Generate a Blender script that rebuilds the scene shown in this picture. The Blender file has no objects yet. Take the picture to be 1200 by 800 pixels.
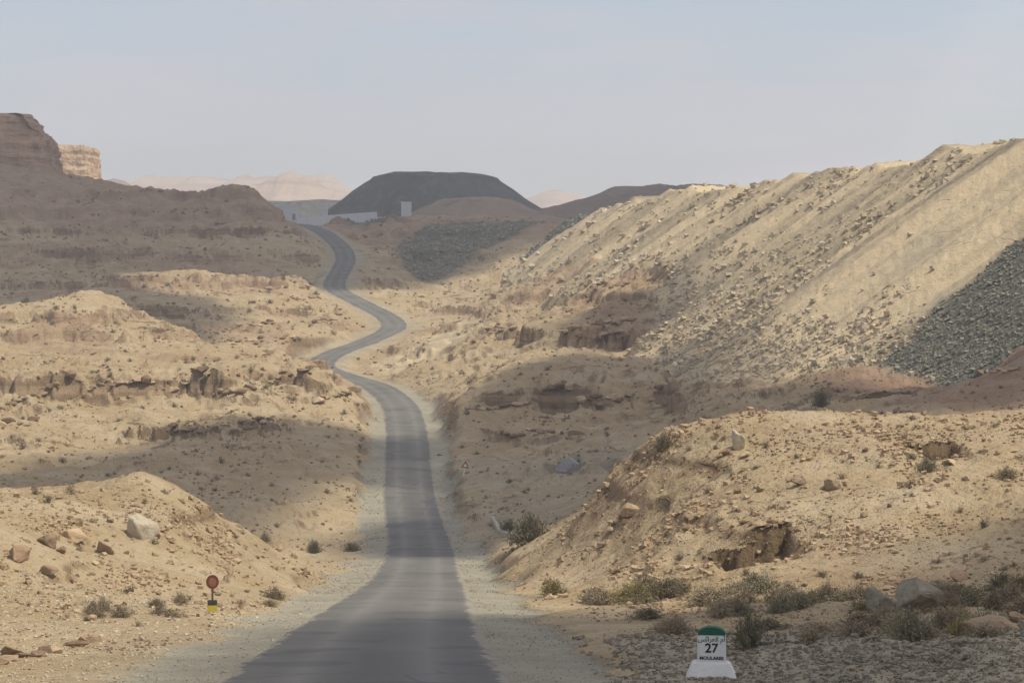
import bpy, bmesh, math, random
import numpy as np
from mathutils import Vector, Matrix, noise as mnoise

random.seed(7); RNG = np.random.default_rng(7)
scene = bpy.context.scene
C = scene.collection

# ---------------------------------------------------------------- camera
F, CX, YH, ZC = 2800.0, 600.0, 340.0, 2.4      # focal length and horizon in photograph pixels, eye height in metres
cam_d = bpy.data.cameras.new('camera'); cam = bpy.data.objects.new('camera', cam_d); C.objects.link(cam)
cam_d.sensor_width = 36.0; cam_d.lens = 36.0*F/1200.0
cam_d.shift_y = -(400.0-YH)/1200.0
cam_d.clip_start = 0.1; cam_d.clip_end = 20000.0
cam.location = (0, 0, ZC); cam.rotation_euler = (math.radians(90), 0, 0)
scene.camera = cam

# ---------------------------------------------------------------- sky, sun, exposure
SUN_EL, SUN_AZ = math.radians(62), math.radians(112)     # azimuth clockwise from the view direction (+Y)
SUN = Vector((math.cos(SUN_EL)*math.sin(SUN_AZ), math.cos(SUN_EL)*math.cos(SUN_AZ), math.sin(SUN_EL)))
world = bpy.data.worlds.new('World'); scene.world = world; world.use_nodes = True
wn, wl = world.node_tree.nodes, world.node_tree.links
wn.clear()
w_out = wn.new('ShaderNodeOutputWorld'); w_bg = wn.new('ShaderNodeBackground')
sky = wn.new('ShaderNodeTexSky'); sky.sky_type = 'NISHITA'; sky.sun_disc = False
sky.sun_elevation = SUN_EL; sky.sun_rotation = SUN_AZ
sky.altitude = 300; sky.air_density = 1.0; sky.dust_density = 3.0; sky.ozone_density = 1.5
w_bg.inputs['Strength'].default_value = 0.14
# thin high veil of pale cloud over the whole sky, a little uneven
w_tc = wn.new('ShaderNodeTexCoord'); w_mp = wn.new('ShaderNodeMapping'); w_mp.inputs['Scale'].default_value = (3.0, 3.0, 16.0)
w_no = wn.new('ShaderNodeTexNoise'); w_no.inputs['Scale'].default_value = 2.0; w_no.inputs['Detail'].default_value = 5; w_no.inputs['Roughness'].default_value = 0.5
w_mr = wn.new('ShaderNodeMapRange'); w_mr.inputs[1].default_value = 0.40; w_mr.inputs[2].default_value = 0.66; w_mr.inputs[3].default_value = 0.25; w_mr.inputs[4].default_value = 1.0
w_mx = wn.new('ShaderNodeMix'); w_mx.data_type = 'RGBA'; w_mx.inputs[7].default_value = (3.70, 3.66, 4.0, 1)
wl.new(w_tc.outputs['Generated'], w_mp.inputs[0]); wl.new(w_mp.outputs[0], w_no.inputs['Vector']); wl.new(w_no.outputs['Fac'], w_mr.inputs[0])
wl.new(w_mr.outputs[0], w_mx.inputs[0]); wl.new(sky.outputs[0], w_mx.inputs[6]); wl.new(w_mx.outputs[2], w_bg.inputs[0]); wl.new(w_bg.outputs[0], w_out.inputs[0])
sun_d = bpy.data.lights.new('sun', 'SUN'); sun_d.energy = 3.2; sun_d.angle = math.radians(0.53)
sun_d.color = (1.0, 0.92, 0.77)
sun = bpy.data.objects.new('sun', sun_d); C.objects.link(sun)
sun.rotation_euler = SUN.to_track_quat('Z', 'Y').to_euler()
scene.view_settings.view_transform = 'Standard'; scene.view_settings.look = 'None'
scene.view_settings.exposure = 0.24; scene.view_settings.gamma = 1.0
scene.view_settings.use_curve_mapping = False
scene.render.engine = 'CYCLES'
scene.cycles.use_denoising = True
scene.cycles.max_bounces = 6; scene.cycles.volume_bounces = 1; scene.cycles.transparent_max_bounces = 8

# ---------------------------------------------------------------- helpers
def tag(o, label=None, cat=None, group=None, kind=None):
    if label: o['label'] = label
    if cat: o['category'] = cat
    if group: o['group'] = group
    if kind: o['kind'] = kind
    return o

def link(name, mesh, mat=None, parent=None):
    o = bpy.data.objects.new(name, mesh); C.objects.link(o)
    if mat is not None and not mesh.materials: mesh.materials.append(mat)
    if parent is not None: o.parent = parent
    return o

def from_bm(name, bm, mat, parent=None, smooth=False):
    me = bpy.data.meshes.new(name); bm.normal_update(); bm.to_mesh(me); bm.free()
    if smooth: me.shade_smooth()
    return link(name, me, mat, parent)

def np_mesh(name, v, f, smooth=True):
    """v (n,3) floats, f (m,k) ints"""
    me = bpy.data.meshes.new(name); k = f.shape[1]; m = len(f)
    me.vertices.add(len(v)); me.vertices.foreach_set('co', np.ascontiguousarray(v, np.float32).ravel())
    me.loops.add(m*k); me.loops.foreach_set('vertex_index', np.ascontiguousarray(f, np.int32).ravel())
    me.polygons.add(m); me.polygons.foreach_set('loop_start', np.arange(0, m*k, k, dtype=np.int32))
    me.polygons.foreach_set('use_smooth', np.full(m, smooth))
    me.update(calc_edges=True)
    return me

def empty(name, loc, rz=0.0):
    o = bpy.data.objects.new(name, None); C.objects.link(o)
    o.location = loc; o.rotation_euler = (0, 0, rz); o.empty_display_size = 0.2
    return o

_perm = np.random.default_rng(3).permutation(256).astype(np.int32); _perm = np.concatenate([_perm, _perm])
_ga = np.arange(256)/256.0*2*np.pi; _gx, _gy = np.cos(_ga).astype(np.float32), np.sin(_ga).astype(np.float32)
def pnoise(x, y, seed=0):
    x = np.asarray(x, np.float32); y = np.asarray(y, np.float32)
    xi = np.floor(x); yi = np.floor(y); fx = x-xi; fy = y-yi
    xi = (xi.astype(np.int32)+seed*37) & 255; yi = (yi.astype(np.int32)+seed*91) & 255
    u = fx*fx*fx*(fx*(fx*6-15)+10); v = fy*fy*fy*(fy*(fy*6-15)+10)
    def g(ix, iy, dx, dy):
        h = _perm[_perm[ix & 255]+(iy & 255)]
        return _gx[h]*dx+_gy[h]*dy
    a = g(xi, yi, fx, fy); b = g(xi+1, yi, fx-1, fy); c = g(xi, yi+1, fx, fy-1); d = g(xi+1, yi+1, fx-1, fy-1)
    return (a+(b-a)*u+(c-a)*v+(a-b-c+d)*u*v)*1.5
def fbm(x, y, seed=0, oct=4, gain=0.5):
    s = 0; a = 1.0; f = 1.0
    for k in range(oct):
        s = s+a*pnoise(x*f, y*f, seed+k); a *= gain; f *= 2.03
    return s
def ridged(x, y, seed=0, oct=4, gain=0.5):
    s = 0; a = 1.0; f = 1.0
    for k in range(oct):
        s = s+a*(0.5-np.abs(pnoise(x*f, y*f, seed+k))); a *= gain; f *= 2.07
    return s
def sstep(a, b, x):
    t = np.clip((x-a)/(b-a), 0, 1); return t*t*(3-2*t)

# ---------------------------------------------------------------- materials
def new_mat(name):
    m = bpy.data.materials.new(name); m.use_nodes = True
    nt = m.node_tree; b = nt.nodes['Principled BSDF']
    b.inputs['Roughness'].default_value = 0.95
    b.inputs['Specular IOR Level'].default_value = 0.15
    return m, nt, b

class NT:
    """small node-building helper"""
    def __init__(s, nt): s.nt = nt; s.geo = None
    def n(s, t, **kw):
        x = s.nt.nodes.new(t)
        for k, v in kw.items(): setattr(x, k, v)
        return x
    def l(s, a, b): s.nt.links.new(a, b)
    def pos(s, scale=(1, 1, 1)):
        if s.geo is None: s.geo = s.n('ShaderNodeNewGeometry')
        if scale == (1, 1, 1): return s.geo.outputs['Position']
        m = s.n('ShaderNodeVectorMath', operation='MULTIPLY'); m.inputs[1].default_value = scale
        s.l(s.geo.outputs['Position'], m.inputs[0]); return m.outputs[0]
    def noise(s, scale, detail=4, rough=0.55, vec=None, dist=0.0):
        x = s.n('ShaderNodeTexNoise'); x.inputs['Scale'].default_value = scale
        x.inputs['Detail'].default_value = detail; x.inputs['Roughness'].default_value = rough
        x.inputs['Distortion'].default_value = dist
        s.l(vec if vec is not None else s.pos(), x.inputs['Vector']); return x.outputs['Fac']
    def ramp(s, v, a, b, lo=0.0, hi=1.0):
        x = s.n('ShaderNodeMapRange', interpolation_type='SMOOTHSTEP')
        x.inputs[1].default_value = a; x.inputs[2].default_value = b
        x.inputs[3].default_value = lo; x.inputs[4].default_value = hi
        s.l(v, x.inputs[0]); return x.outputs[0]
    def math(s, op, a, b=None):
        x = s.n('ShaderNodeMath', operation=op)
        for i, v in enumerate((a, b)):
            if v is None: continue
            if isinstance(v, (int, float)): x.inputs[i].default_value = v
            else: s.l(v, x.inputs[i])
        return x.outputs[0]
    def mix(s, f, a, b, mode='MIX'):
        x = s.n('ShaderNodeMix', data_type='RGBA', blend_type=mode)
        for i, v in ((0, f), (6, a), (7, b)):
            if isinstance(v, (int, float)): x.inputs[i].default_value = v
            elif isinstance(v, tuple): x.inputs[i].default_value = (*v, 1)
            else: s.l(v, x.inputs[i])
        return x.outputs[2]
    def bump(s, h, strength, dist, nrm=None):
        x = s.n('ShaderNodeBump'); x.inputs['Strength'].default_value = strength; x.inputs['Distance'].default_value = dist
        s.l(h, x.inputs['Height'])
        if nrm is not None: s.l(nrm, x.inputs['Normal'])
        return x.outputs[0]

def terrain_material():
    m, nt, b = new_mat('desert_ground'); q = NT(nt)
    att = q.n('ShaderNodeAttribute', attribute_name='mask'); sep = q.n('ShaderNodeSeparateColor'); q.l(att.outputs['Color'], sep.inputs[0])
    m_dark, m_shoulder, m_talus, m_red = sep.outputs[0], sep.outputs[1], sep.outputs[2], att.outputs['Alpha']
    big = q.noise(0.035, 3); mid = q.noise(0.22, 5, 0.6); fine = q.noise(1.7, 5, 0.65); vfine = q.noise(7.0, 4, 0.65)
    col = q.mix(q.ramp(big, 0.35, 0.65), (0.428, 0.33, 0.196), (0.376, 0.28, 0.158))
    col = q.mix(q.ramp(mid, 0.40, 0.68), col, (0.468, 0.375, 0.24))
    col = q.mix(q.ramp(fine, 0.50, 0.75, 0, 0.45), col, (0.27, 0.195, 0.12))
    # strata: colour bands following elevation, strongest on steep ground and darkened there to paint in wall shade
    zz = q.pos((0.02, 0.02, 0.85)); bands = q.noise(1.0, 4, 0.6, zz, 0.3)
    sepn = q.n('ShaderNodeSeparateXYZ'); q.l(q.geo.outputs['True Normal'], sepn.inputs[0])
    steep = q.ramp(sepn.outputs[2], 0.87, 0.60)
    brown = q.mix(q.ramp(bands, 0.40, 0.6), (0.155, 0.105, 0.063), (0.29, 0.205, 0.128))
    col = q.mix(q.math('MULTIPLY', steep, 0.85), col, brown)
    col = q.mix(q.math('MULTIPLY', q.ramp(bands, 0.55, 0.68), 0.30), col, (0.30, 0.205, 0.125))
    # thin broken rock courses cropping out along the contours
    wz = q.n('ShaderNodeVectorMath', operation='ADD'); q.l(q.pos((0.0, 0.0, 1.0)), wz.inputs[0])
    wn_ = q.n('ShaderNodeCombineXYZ'); q.l(q.math('MULTIPLY', q.math('SUBTRACT', q.noise(0.06, 4), 0.5), 7.0), wn_.inputs[2]); q.l(wn_.outputs[0], wz.inputs[1])
    sc_ = q.n('ShaderNodeVectorMath', operation='ADD'); q.l(wz.outputs[0], sc_.inputs[0]); q.l(q.pos((0.03, 0.03, 0.0)), sc_.inputs[1])
    course = q.ramp(q.noise(1.15, 3, 0.7, sc_.outputs[0]), 0.575, 0.63)
    course = q.math('MULTIPLY', course, q.ramp(q.noise(0.16, 4, 0.65), 0.47, 0.60))
    course = q.math('MULTIPLY', course, q.ramp(sepn.outputs[2], 0.995, 0.96))
    col = q.mix(q.math('MULTIPLY', course, 0.8), col, (0.20, 0.14, 0.082))
    red = q.mix(q.ramp(mid, 0.35, 0.65), (0.30, 0.195, 0.125), (0.36, 0.25, 0.165))
    col = q.mix(m_red, col, red)
    cut_shade = q.n('ShaderNodeAttribute', attribute_name='cut')
    col = q.mix(q.math('MULTIPLY', q.math('MULTIPLY', cut_shade.outputs['Fac'], q.ramp(sepn.outputs[2], 0.97, 0.8)), 0.85), col, (0.15, 0.105, 0.06))  # shade on the hollows' back walls, painted in as darker brown
    # spoil slopes
    str_v = q.pos((0.012, 0.16, 0.02)); streak = q.noise(1.0, 5, 0.6, str_v)
    tal = q.mix(q.ramp(streak, 0.36, 0.62), (0.36, 0.295, 0.19), (0.57, 0.455, 0.285))
    tal = q.mix(q.ramp(fine, 0.50, 0.70, 0, 0.4), tal, (0.58, 0.49, 0.34))
    tal = q.mix(q.ramp(vfine, 0.57, 0.72, 0, 0.3), tal, (0.27, 0.215, 0.145))
    col = q.mix(m_talus, col, tal)
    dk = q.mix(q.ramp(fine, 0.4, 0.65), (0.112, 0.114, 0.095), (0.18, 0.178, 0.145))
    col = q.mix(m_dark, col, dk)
    sh = q.mix(q.ramp(mid, 0.35, 0.7), (0.265, 0.245, 0.185), (0.325, 0.295, 0.22))
    sh = q.mix(q.ramp(fine, 0.5, 0.7, 0, 0.5), sh, (0.36, 0.325, 0.245))
    sh = q.mix(q.ramp(vfine, 0.56, 0.72, 0, 0.45), sh, (0.19, 0.17, 0.14))
    col = q.mix(m_shoulder, col, sh)
    # scattered dark specks: pebbles and dead tufts
    vor = q.n('ShaderNodeTexVoronoi'); vor.inputs['Scale'].default_value = 0.8; vor.inputs['Randomness'].default_value = 1.0; q.l(q.pos((1.0, 0.5, 1.0)), vor.inputs['Vector'])
    speck = q.math('MULTIPLY', q.ramp(q.math('ADD', vor.outputs['Distance'], q.math('MULTIPLY', fine, 0.5)), 0.46, 0.30), q.ramp(q.noise(0.11, 3), 0.50, 0.62))
    speck = q.math('MULTIPLY', speck, q.math('SUBTRACT', 0.75, m_shoulder))
    col = q.mix(q.math('MULTIPLY', speck, 0.75), col, (0.19, 0.145, 0.09))
    q.l(col, b.inputs['Base Color'])
    h1 = q.noise(0.9, 6, 0.65); h2 = q.noise(5.0, 5, 0.65)
    soft = q.math('SUBTRACT', 1.0, q.math('MULTIPLY', m_shoulder, 0.72))
    hh = q.math('SUBTRACT', q.math('MULTIPLY', h1, soft), q.math('MULTIPLY', course, 0.35))
    tsoft = q.math('SUBTRACT', 1.0, q.math('MULTIPLY', m_talus, 0.6))
    bm1 = q.bump(q.math('MULTIPLY', hh, tsoft), 1.0, 0.75); bm2 = q.bump(h2, 0.7, 0.09, bm1)
    q.l(bm2, b.inputs['Normal'])
    b.inputs['Specular IOR Level'].default_value = 0.08
    return m

def asphalt_material():
    m, nt, b = new_mat('worn_asphalt'); q = NT(nt)
    a = q.noise(0.12, 4); f = q.noise(2.2, 5, 0.6); g = q.noise(40, 3)
    att = q.n('ShaderNodeAttribute', attribute_name='wear')
    col = q.mix(q.ramp(a, 0.35, 0.65), (0.126, 0.121, 0.107), (0.16, 0.153, 0.133))
    col = q.mix(q.ramp(f, 0.45, 0.75, 0, 0.5), col, (0.16, 0.152, 0.132))
    col = q.mix(q.ramp(g, 0.5, 0.7, 0, 0.45), col, (0.055, 0.055, 0.056)); g2 = q.noise(9.0, 4, 0.7); col = q.mix(q.ramp(g2, 0.55, 0.7, 0, 0.5), col, (0.20, 0.19, 0.17))
    sp = q.n('ShaderNodeSeparateColor'); q.l(att.outputs['Color'], sp.inputs[0])
    col = q.mix(q.math('MULTIPLY', sp.outputs[0], 0.75), col, (0.20, 0.19, 0.165))
    edge = q.ramp(q.math('ADD', sp.outputs[1], q.math('MULTIPLY', q.math('SUBTRACT', f, 0.5), 1.3)), 0.66, 0.80)
    col = q.mix(q.math('MULTIPLY', edge, 0.75), col, (0.31, 0.275, 0.215))
    cv = q.n('ShaderNodeTexVoronoi', feature='DISTANCE_TO_EDGE'); cv.inputs['Scale'].default_value = 0.28; q.l(q.pos(), cv.inputs['Vector'])
    crack = q.math('MULTIPLY', q.ramp(q.math('ADD', cv.outputs['Distance'], q.math('MULTIPLY', f, 0.05)), 0.045, 0.03), q.ramp(q.noise(0.09, 2), 0.45, 0.6))
    col = q.mix(q.math('MULTIPLY', crack, 0.6), col, (0.06, 0.06, 0.06))
    patch = q.ramp(q.noise(0.33, 1, 0.3), 0.60, 0.62); col = q.mix(q.math('MULTIPLY', patch, 0.4), col, (0.085, 0.085, 0.084))
    drift = q.math('MULTIPLY', q.ramp(q.noise(0.8, 5, 0.7), 0.52, 0.72), q.ramp(sp.outputs[1], 0.0, 0.9)); col = q.mix(q.math('MULTIPLY', drift, 0.7), col, (0.33, 0.285, 0.20))
    q.l(col, b.inputs['Base Color']); b.inputs['Roughness'].default_value = 0.85
    q.l(q.bump(g, 0.4, 0.01), b.inputs['Normal'])
    return m

def rock_material(name, c1, c2, c3, sc=1.0):
    m, nt, b = new_mat(name); q = NT(nt)
    tc = q.n('ShaderNodeTexCoord'); oi = q.n('ShaderNodeObjectInfo')
    va = q.n('ShaderNodeVectorMath', operation='ADD'); q.l(tc.outputs['Object'], va.inputs[0]); q.l(oi.outputs['Location'], va.inputs[1])
    v = va.outputs[0]
    a = q.noise(1.3*sc, 5, 0.6, v); f = q.noise(6*sc, 5, 0.65, v)
    col = q.mix(q.ramp(a, 0.35, 0.65), c1, c2); col = q.mix(q.ramp(f, 0.5, 0.7, 0, 0.6), col, c3)
    hv = q.n('ShaderNodeHueSaturation'); q.l(q.ramp(oi.outputs['Random'], 0, 1, 0.75, 1.2), hv.inputs['Value']); q.l(col, hv.inputs['Color'])
    q.l(hv.outputs[0], b.inputs['Base Color'])
    q.l(q.bump(f, 0.7, 0.08/sc, q.bump(a, 0.6, 0.2/sc)), b.inputs['Normal'])
    return m

def plain_material(name, col, rough=0.9, var=0.25, scale=3.0, dirt=(0.3, 0.25, 0.18), bump=0.02):
    m, nt, b = new_mat(name); q = NT(nt)
    a = q.noise(scale, 5, 0.6); f = q.noise(scale*6, 4, 0.6)
    c = q.mix(q.ramp(a, 0.45, 0.75, 0, var), col, dirt)
    c = q.mix(q.ramp(f, 0.55, 0.75, 0, var*0.7), c, tuple(x*0.6 for x in col))
    q.l(c, b.inputs['Base Color']); b.inputs['Roughness'].default_value = rough
    if bump: q.l(q.bump(f, 0.5, bump), b.inputs['Normal'])
    return m

def twig_material(name, c1, c2):
    m, nt, b = new_mat(name); q = NT(nt)
    oi = q.n('ShaderNodeObjectInfo'); a = q.noise(5.0, 3)
    col = q.mix(q.ramp(a, 0.35, 0.65), c1, c2)
    hv = q.n('ShaderNodeHueSaturation'); q.l(q.ramp(oi.outputs['Random'], 0, 1, 0.7, 1.25), hv.inputs['Value']); q.l(col, hv.inputs['Color'])
    q.l(hv.outputs[0], b.inputs['Base Color'])
    return m

M = dict(
    ground=terrain_material(), asphalt=asphalt_material(),
    rock_tan=rock_material('tan_rock', (0.36, 0.26, 0.16), (0.45, 0.34, 0.22), (0.24, 0.17, 0.10)),
    rock_pale=rock_material('pale_rock', (0.40, 0.345, 0.255), (0.47, 0.41, 0.31), (0.24, 0.195, 0.135)),
    rock_grey=rock_material('grey_rock', (0.19, 0.17, 0.12), (0.275, 0.25, 0.185), (0.105, 0.09, 0.06)),
    rock_brown=rock_material('brown_rock', (0.24, 0.16, 0.10), (0.31, 0.22, 0.14), (0.15, 0.10, 0.06)),
    spoil=rock_material('spoil_stone', (0.55, 0.455, 0.31), (0.65, 0.56, 0.41), (0.42, 0.335, 0.225)),
    spoil_dark=rock_material('dark_spoil_stone', (0.215, 0.208, 0.16), (0.31, 0.295, 0.225), (0.135, 0.13, 0.10)),
    rubble=rock_material('roadside_rubble', (0.27, 0.235, 0.165), (0.36, 0.315, 0.23), (0.16, 0.135, 0.09)),
    twig=twig_material('dry_twigs', (0.235, 0.19, 0.12), (0.33, 0.27, 0.18)),
    olive=twig_material('olive_foliage', (0.24, 0.20, 0.09), (0.32, 0.265, 0.125)),
    green=twig_material('grey_green_foliage', (0.185, 0.165, 0.10), (0.255, 0.225, 0.15)),
    white=plain_material('whitewashed_plaster', (0.55, 0.56, 0.57), var=0.2, scale=1.5),
    stone_white=plain_material('painted_concrete', (0.70, 0.69, 0.65), var=0.25, scale=5, dirt=(0.42, 0.36, 0.28)),
    green_paint=plain_material('green_paint', (0.022, 0.10, 0.062), 0.6, var=0.2, scale=9, dirt=(0.12, 0.14, 0.1)),
    green_ink=plain_material('green_lettering', (0.02, 0.16, 0.11), 0.7, var=0.2),
    ink=plain_material('black_lettering', (0.025, 0.025, 0.03), 0.7, var=0.2),
    rust=plain_material('rusty_red_steel', (0.17, 0.055, 0.035), 0.75, var=0.5, scale=8, dirt=(0.24, 0.12, 0.07)),
    rust_pale=plain_material('faded_red_steel', (0.27, 0.125, 0.085), 0.75, var=0.5, scale=8, dirt=(0.33, 0.22, 0.15)),
    steel=plain_material('dark_steel', (0.10, 0.085, 0.075), 0.6, var=0.4, scale=8),
    yellow=plain_material('yellow_paint', (0.55, 0.44, 0.05), 0.7, var=0.4, scale=7, dirt=(0.4, 0.32, 0.15)),
    black_paint=plain_material('black_paint', (0.045, 0.05, 0.045), 0.7, var=0.4, scale=7, dirt=(0.16, 0.14, 0.1)),
    red_paint=plain_material('red_sign_paint', (0.33, 0.10, 0.085), 0.6, var=0.3, scale=6),
    sign_white=plain_material('white_sign_face', (0.70, 0.70, 0.68), 0.6, var=0.2, scale=6),
    grey_sheet=plain_material('weathered_grey_sheet', (0.22, 0.21, 0.205), 0.8, var=0.4, scale=2, dirt=(0.32, 0.28, 0.24)),
    pane=plain_material('dark_opening', (0.05, 0.055, 0.06), 0.5, var=0.2),
)

# ---------------------------------------------------------------- the road's centre line (photo pixel and distance along the ground)
ROAD_PX = [(455, 905, 24), (425, 800, 42.4), (459, 724, 76), (484, 688, 118), (489, 672, 147), (493, 645, 182), (486, 612, 214),
           (480, 580, 237), (478.5, 550, 258), (476, 500, 302), (466, 472, 338), (440, 452, 372), (402, 440, 395), (375, 428, 415), (392, 414, 433), (430, 400, 452), (460, 385, 470),
           (455, 372, 490), (425, 356, 515), (397, 341, 540), (392, 332, 556), (399, 318, 574), (405, 305, 594), (402, 293, 615), (392, 282, 636), (377, 271, 662), (358, 264, 690), (330, 262, 715), (290, 264, 745), (240, 268, 790)]
def world_pt(px, py, d):
    th = math.atan((px-CX)/F); dep = d*math.cos(th)
    return (d*math.sin(th), dep, ZC+(YH-py)/F*dep)
rp = [(-1.0, -60, 3.0), (-1.0, -20, 1.2), (-1.0, 0, 0.0)] + [world_pt(*p) for p in ROAD_PX]
rp = np.array(rp)
def catmull(P, step):
    out = []
    for i in range(len(P)-1):
        p0 = P[max(i-1, 0)]; p1 = P[i]; p2 = P[i+1]; p3 = P[min(i+2, len(P)-1)]
        n = max(2, int(np.linalg.norm(p2-p1)/step))
        for k in range(n):
            t = k/n
            out.append(0.5*((2*p1)+(-p0+p2)*t+(2*p0-5*p1+4*p2-p3)*t*t+(-p0+3*p1-3*p2+p3)*t**3))
    out.append(P[-1]); return np.array(out)
ROAD = catmull(rp, 1.0)
for _ in range(6): ROAD[1:-1] = 0.25*ROAD[:-2]+0.5*ROAD[1:-1]+0.25*ROAD[2:]

# ---------------------------------------------------------------- terrain: crest, foot and valley lines (pixel x, pixel y, distance in m)
LINES = [
 [(-400,880,28),(600,880,28),(1600,880,28)],
 [(-250,790,47),(0,788,47),(250,797,44)], [(600,800,42.4),(730,797,43.5),(833,794,45),(1000,790,45),(1200,785,45),(1450,785,45)],
 [(-250,768,55),(0,765,56),(60,757,58),(120,747,62),(180,736,68),(250,718,83),(320,700,98)],
 [(740,738,62),(820,748,57),(900,752,54.5),(1000,742,55),(1100,738,55),(1200,735,55),(1450,735,55)],
 [(800,728,68),(900,724,67),(1000,720,67),(1200,712,67),(1450,710,67)],
 # left mound beside the road
 [(-250,700,85),(0,700,85),(100,692,93),(180,690,96),(260,690,99),(330,692,108)],
 [(-250,640,94),(0,640,95),(100,637,104),(175,640,107),(250,658,108),(320,672,113)],
 [(-250,600,100),(0,598,105),(60,588,111),(120,575,116),(172,564,118),(230,588,120),(300,630,122),(360,664,124),(412,690,120)],
 [(-250,655,140),(0,650,150),(175,648,155),(300,660,155),(400,670,158)],
 [(-250,605,185),(0,605,190),(100,600,195),(200,602,205),(300,618,205),(400,632,205),(440,622,212)],
 # bench with the cliff band
 [(-250,550,230),(0,558,225),(100,545,235),(200,555,232),(300,560,235),(400,570,235),(436,562,245)],
 [(-250,490,275),(0,500,270),(100,497,273),(200,502,272),(300,507,270),(400,512,272),(440,508,290)],
 [(-250,470,290),(0,476,288),(100,466,297),(200,468,297),(300,470,295),(380,482,295),(426,490,300)],
 [(-250,455,296),(0,461,293),(100,450,302),(200,447,303),(300,449,301),(390,458,303),(424,471,307)],
 [(-250,440,318),(0,446,314),(70,438,322),(130,431,327),(200,428,332),(300,425,338),(370,430,342),(408,447,336)],
 [(330,428,375),(370,436,378)],
 # sunlit dome
 [(-250,420,345),(0,412,350),(60,400,358),(120,402,356),(200,412,354),(260,420,352)],
 [(-250,378,375),(0,360,385),(60,349,392),(115,345,395),(150,357,392),(200,381,382),(240,401,374),(270,416,364)],
 [(-250,405,425),(0,392,425),(115,385,430),(200,405,415),(270,421,395),(330,424,392)],
 # next spur left of the switchback
 [(270,408,412),(330,416,404),(350,418,404)], [(150,362,465),(200,368,450),(250,388,430),(300,388,435),(350,396,430),(400,399,446),(428,391,460)],
 [(150,341,500),(220,347,490),(300,356,482),(350,352,500),(385,368,486),(410,378,480)],
 [(-250,350,505),(0,348,520),(80,335,530),(150,325,535),(200,321,536),(290,330,536),(350,328,541),(374,337,541)],
 [(-250,350,555),(0,340,560),(150,336,562),(290,342,558),(350,338,558),(370,326,570)],
 # long shaded slope under the mesa
 [(-250,300,580),(0,318,580),(100,305,585),(200,291,600),(300,290,600),(368,304,592),(380,296,604)],
 [(-250,240,640),(0,250,640),(100,255,650),(200,250,655),(300,247,645),(345,270,655)],
 [(-250,188,690),(0,196,690),(70,206,695),(130,218,700),(200,225,695),(245,226,690),(290,220,670),(308,233,666),(325,253,668)],
 [(-250,215,740),(0,218,740),(130,236,745),(250,248,745),(310,262,745)],
 # right: slope above the milestone
 [(600,676,125),(650,688,110),(720,692,98),(800,691,91),(900,688,87),(1000,690,85),(1100,690,82),(1200,680,80),(1450,680,80)],
 [(700,642,118),(800,612,107),(900,602,101),(1000,592,101),(1100,585,100),(1200,575,98),(1450,570,98)],
 [(606,660,136),(640,640,136),(680,606,132),(715,560,130),(745,530,128),(780,513,125),(860,500,122),(1000,500,122),(1130,491,124),(1200,483,125),(1450,472,125)],
 [(560,650,168),(620,636,168),(700,600,165),(780,560,165),(860,550,165),(1000,540,165),(1200,530,165),(1450,520,165)],
 [(540,622,200),(620,618,192),(680,590,200)],
 # reddish ridge
 [(1005,483,205),(1060,467,215),(1120,462,220),(1160,440,226),(1200,408,232),(1450,380,235)],
 [(1005,488,228),(1060,480,235),(1130,470,240),(1200,440,250)],
 # floor of the side valley
 [(800,522,200),(900,496,208),(950,487,215)], [(860,466,250),(960,453,250),(1050,441,254),(1120,437,249)], [(800,462,285),(900,448,288),(1000,444,285),(1080,438,282),(1130,436,268)],
 # hill with cliff band right of the road
 [(508,505,292),(514,540,256)], [(548,585,222),(560,562,235),(650,556,232),(720,549,228),(780,532,225)],
 [(525,500,288),(600,491,285),(700,487,285),(770,482,285)], [(545,468,292),(600,464,292),(650,461,292),(740,461,292),(785,470,290)],
 [(512,474,312),(535,455,322),(560,438,328),(620,416,335),(690,413,336),(740,428,330),(790,450,318)],
 [(540,450,346),(620,434,352),(700,430,350),(770,432,345)],
 # middle hill with shaded outcrop
 [(505,428,392),(560,413,392),(640,408,372),(700,406,365),(800,409,352)], [(655,392,378),(700,384,380),(800,384,372)],
 [(665,384,384),(720,350,392),(790,339,395),(850,345,388),(905,377,345)],
 [(540,392,425),(580,364,450),(640,346,450),(700,336,430),(760,313,424),(820,296,412),(865,300,400)],
 [(480,432,398),(505,402,428),(545,380,458)], [(560,372,472),(525,362,515),(480,348,538),(450,332,560)], [(438,312,588),(500,312,598)],
 [(450,284,648),(520,292,618),(480,300,605)], [(560,275,640),(620,264,652)], [(410,262,700),(450,261,705),(520,261,700),(600,258,705)],
 # spoil bank
 [(1450,432,236),(1200,435,252),(1130,434,263),(1050,427,274),(960,419,302),(880,414,328)], [(858,362,338),(850,314,386)], [(698,314,444),(637,326,500),(583,337,570),(510,338,575)],
 [(-250,270,760),(0,266,780),(300,264,765),(450,259,765),(600,256,770)],
]
cps = []
def densify(L, step=28):
    for a, b in zip(L[:-1], L[1:]):
        n = max(1, int(abs(b[0]-a[0])/step), int(abs(b[1]-a[1])/step))
        for k in range(n):
            t = k/n; cps.append(tuple(a[j]+(b[j]-a[j])*t for j in range(3)))
    cps.append(tuple(map(float, L[-1])))
for L in LINES: densify(L)
for d, p0, zb in ((300, 1000, -6), (340, 950, -4), (386, 920, 3), (441, 860, 5), (500, 800, 5), (579, 700, 5), (650, 720, 14), (720, 800, 20), (770, 700, 22)):
    for px in np.linspace(p0, 1450, 8): cps.append((px, YH-(zb-ZC)/d*F, d))
for d in (880, 1100, 1500):
    for px in np.linspace(-250, 1450, 10): cps.append((px, YH-(24-ZC)/d*F, d))
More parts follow.
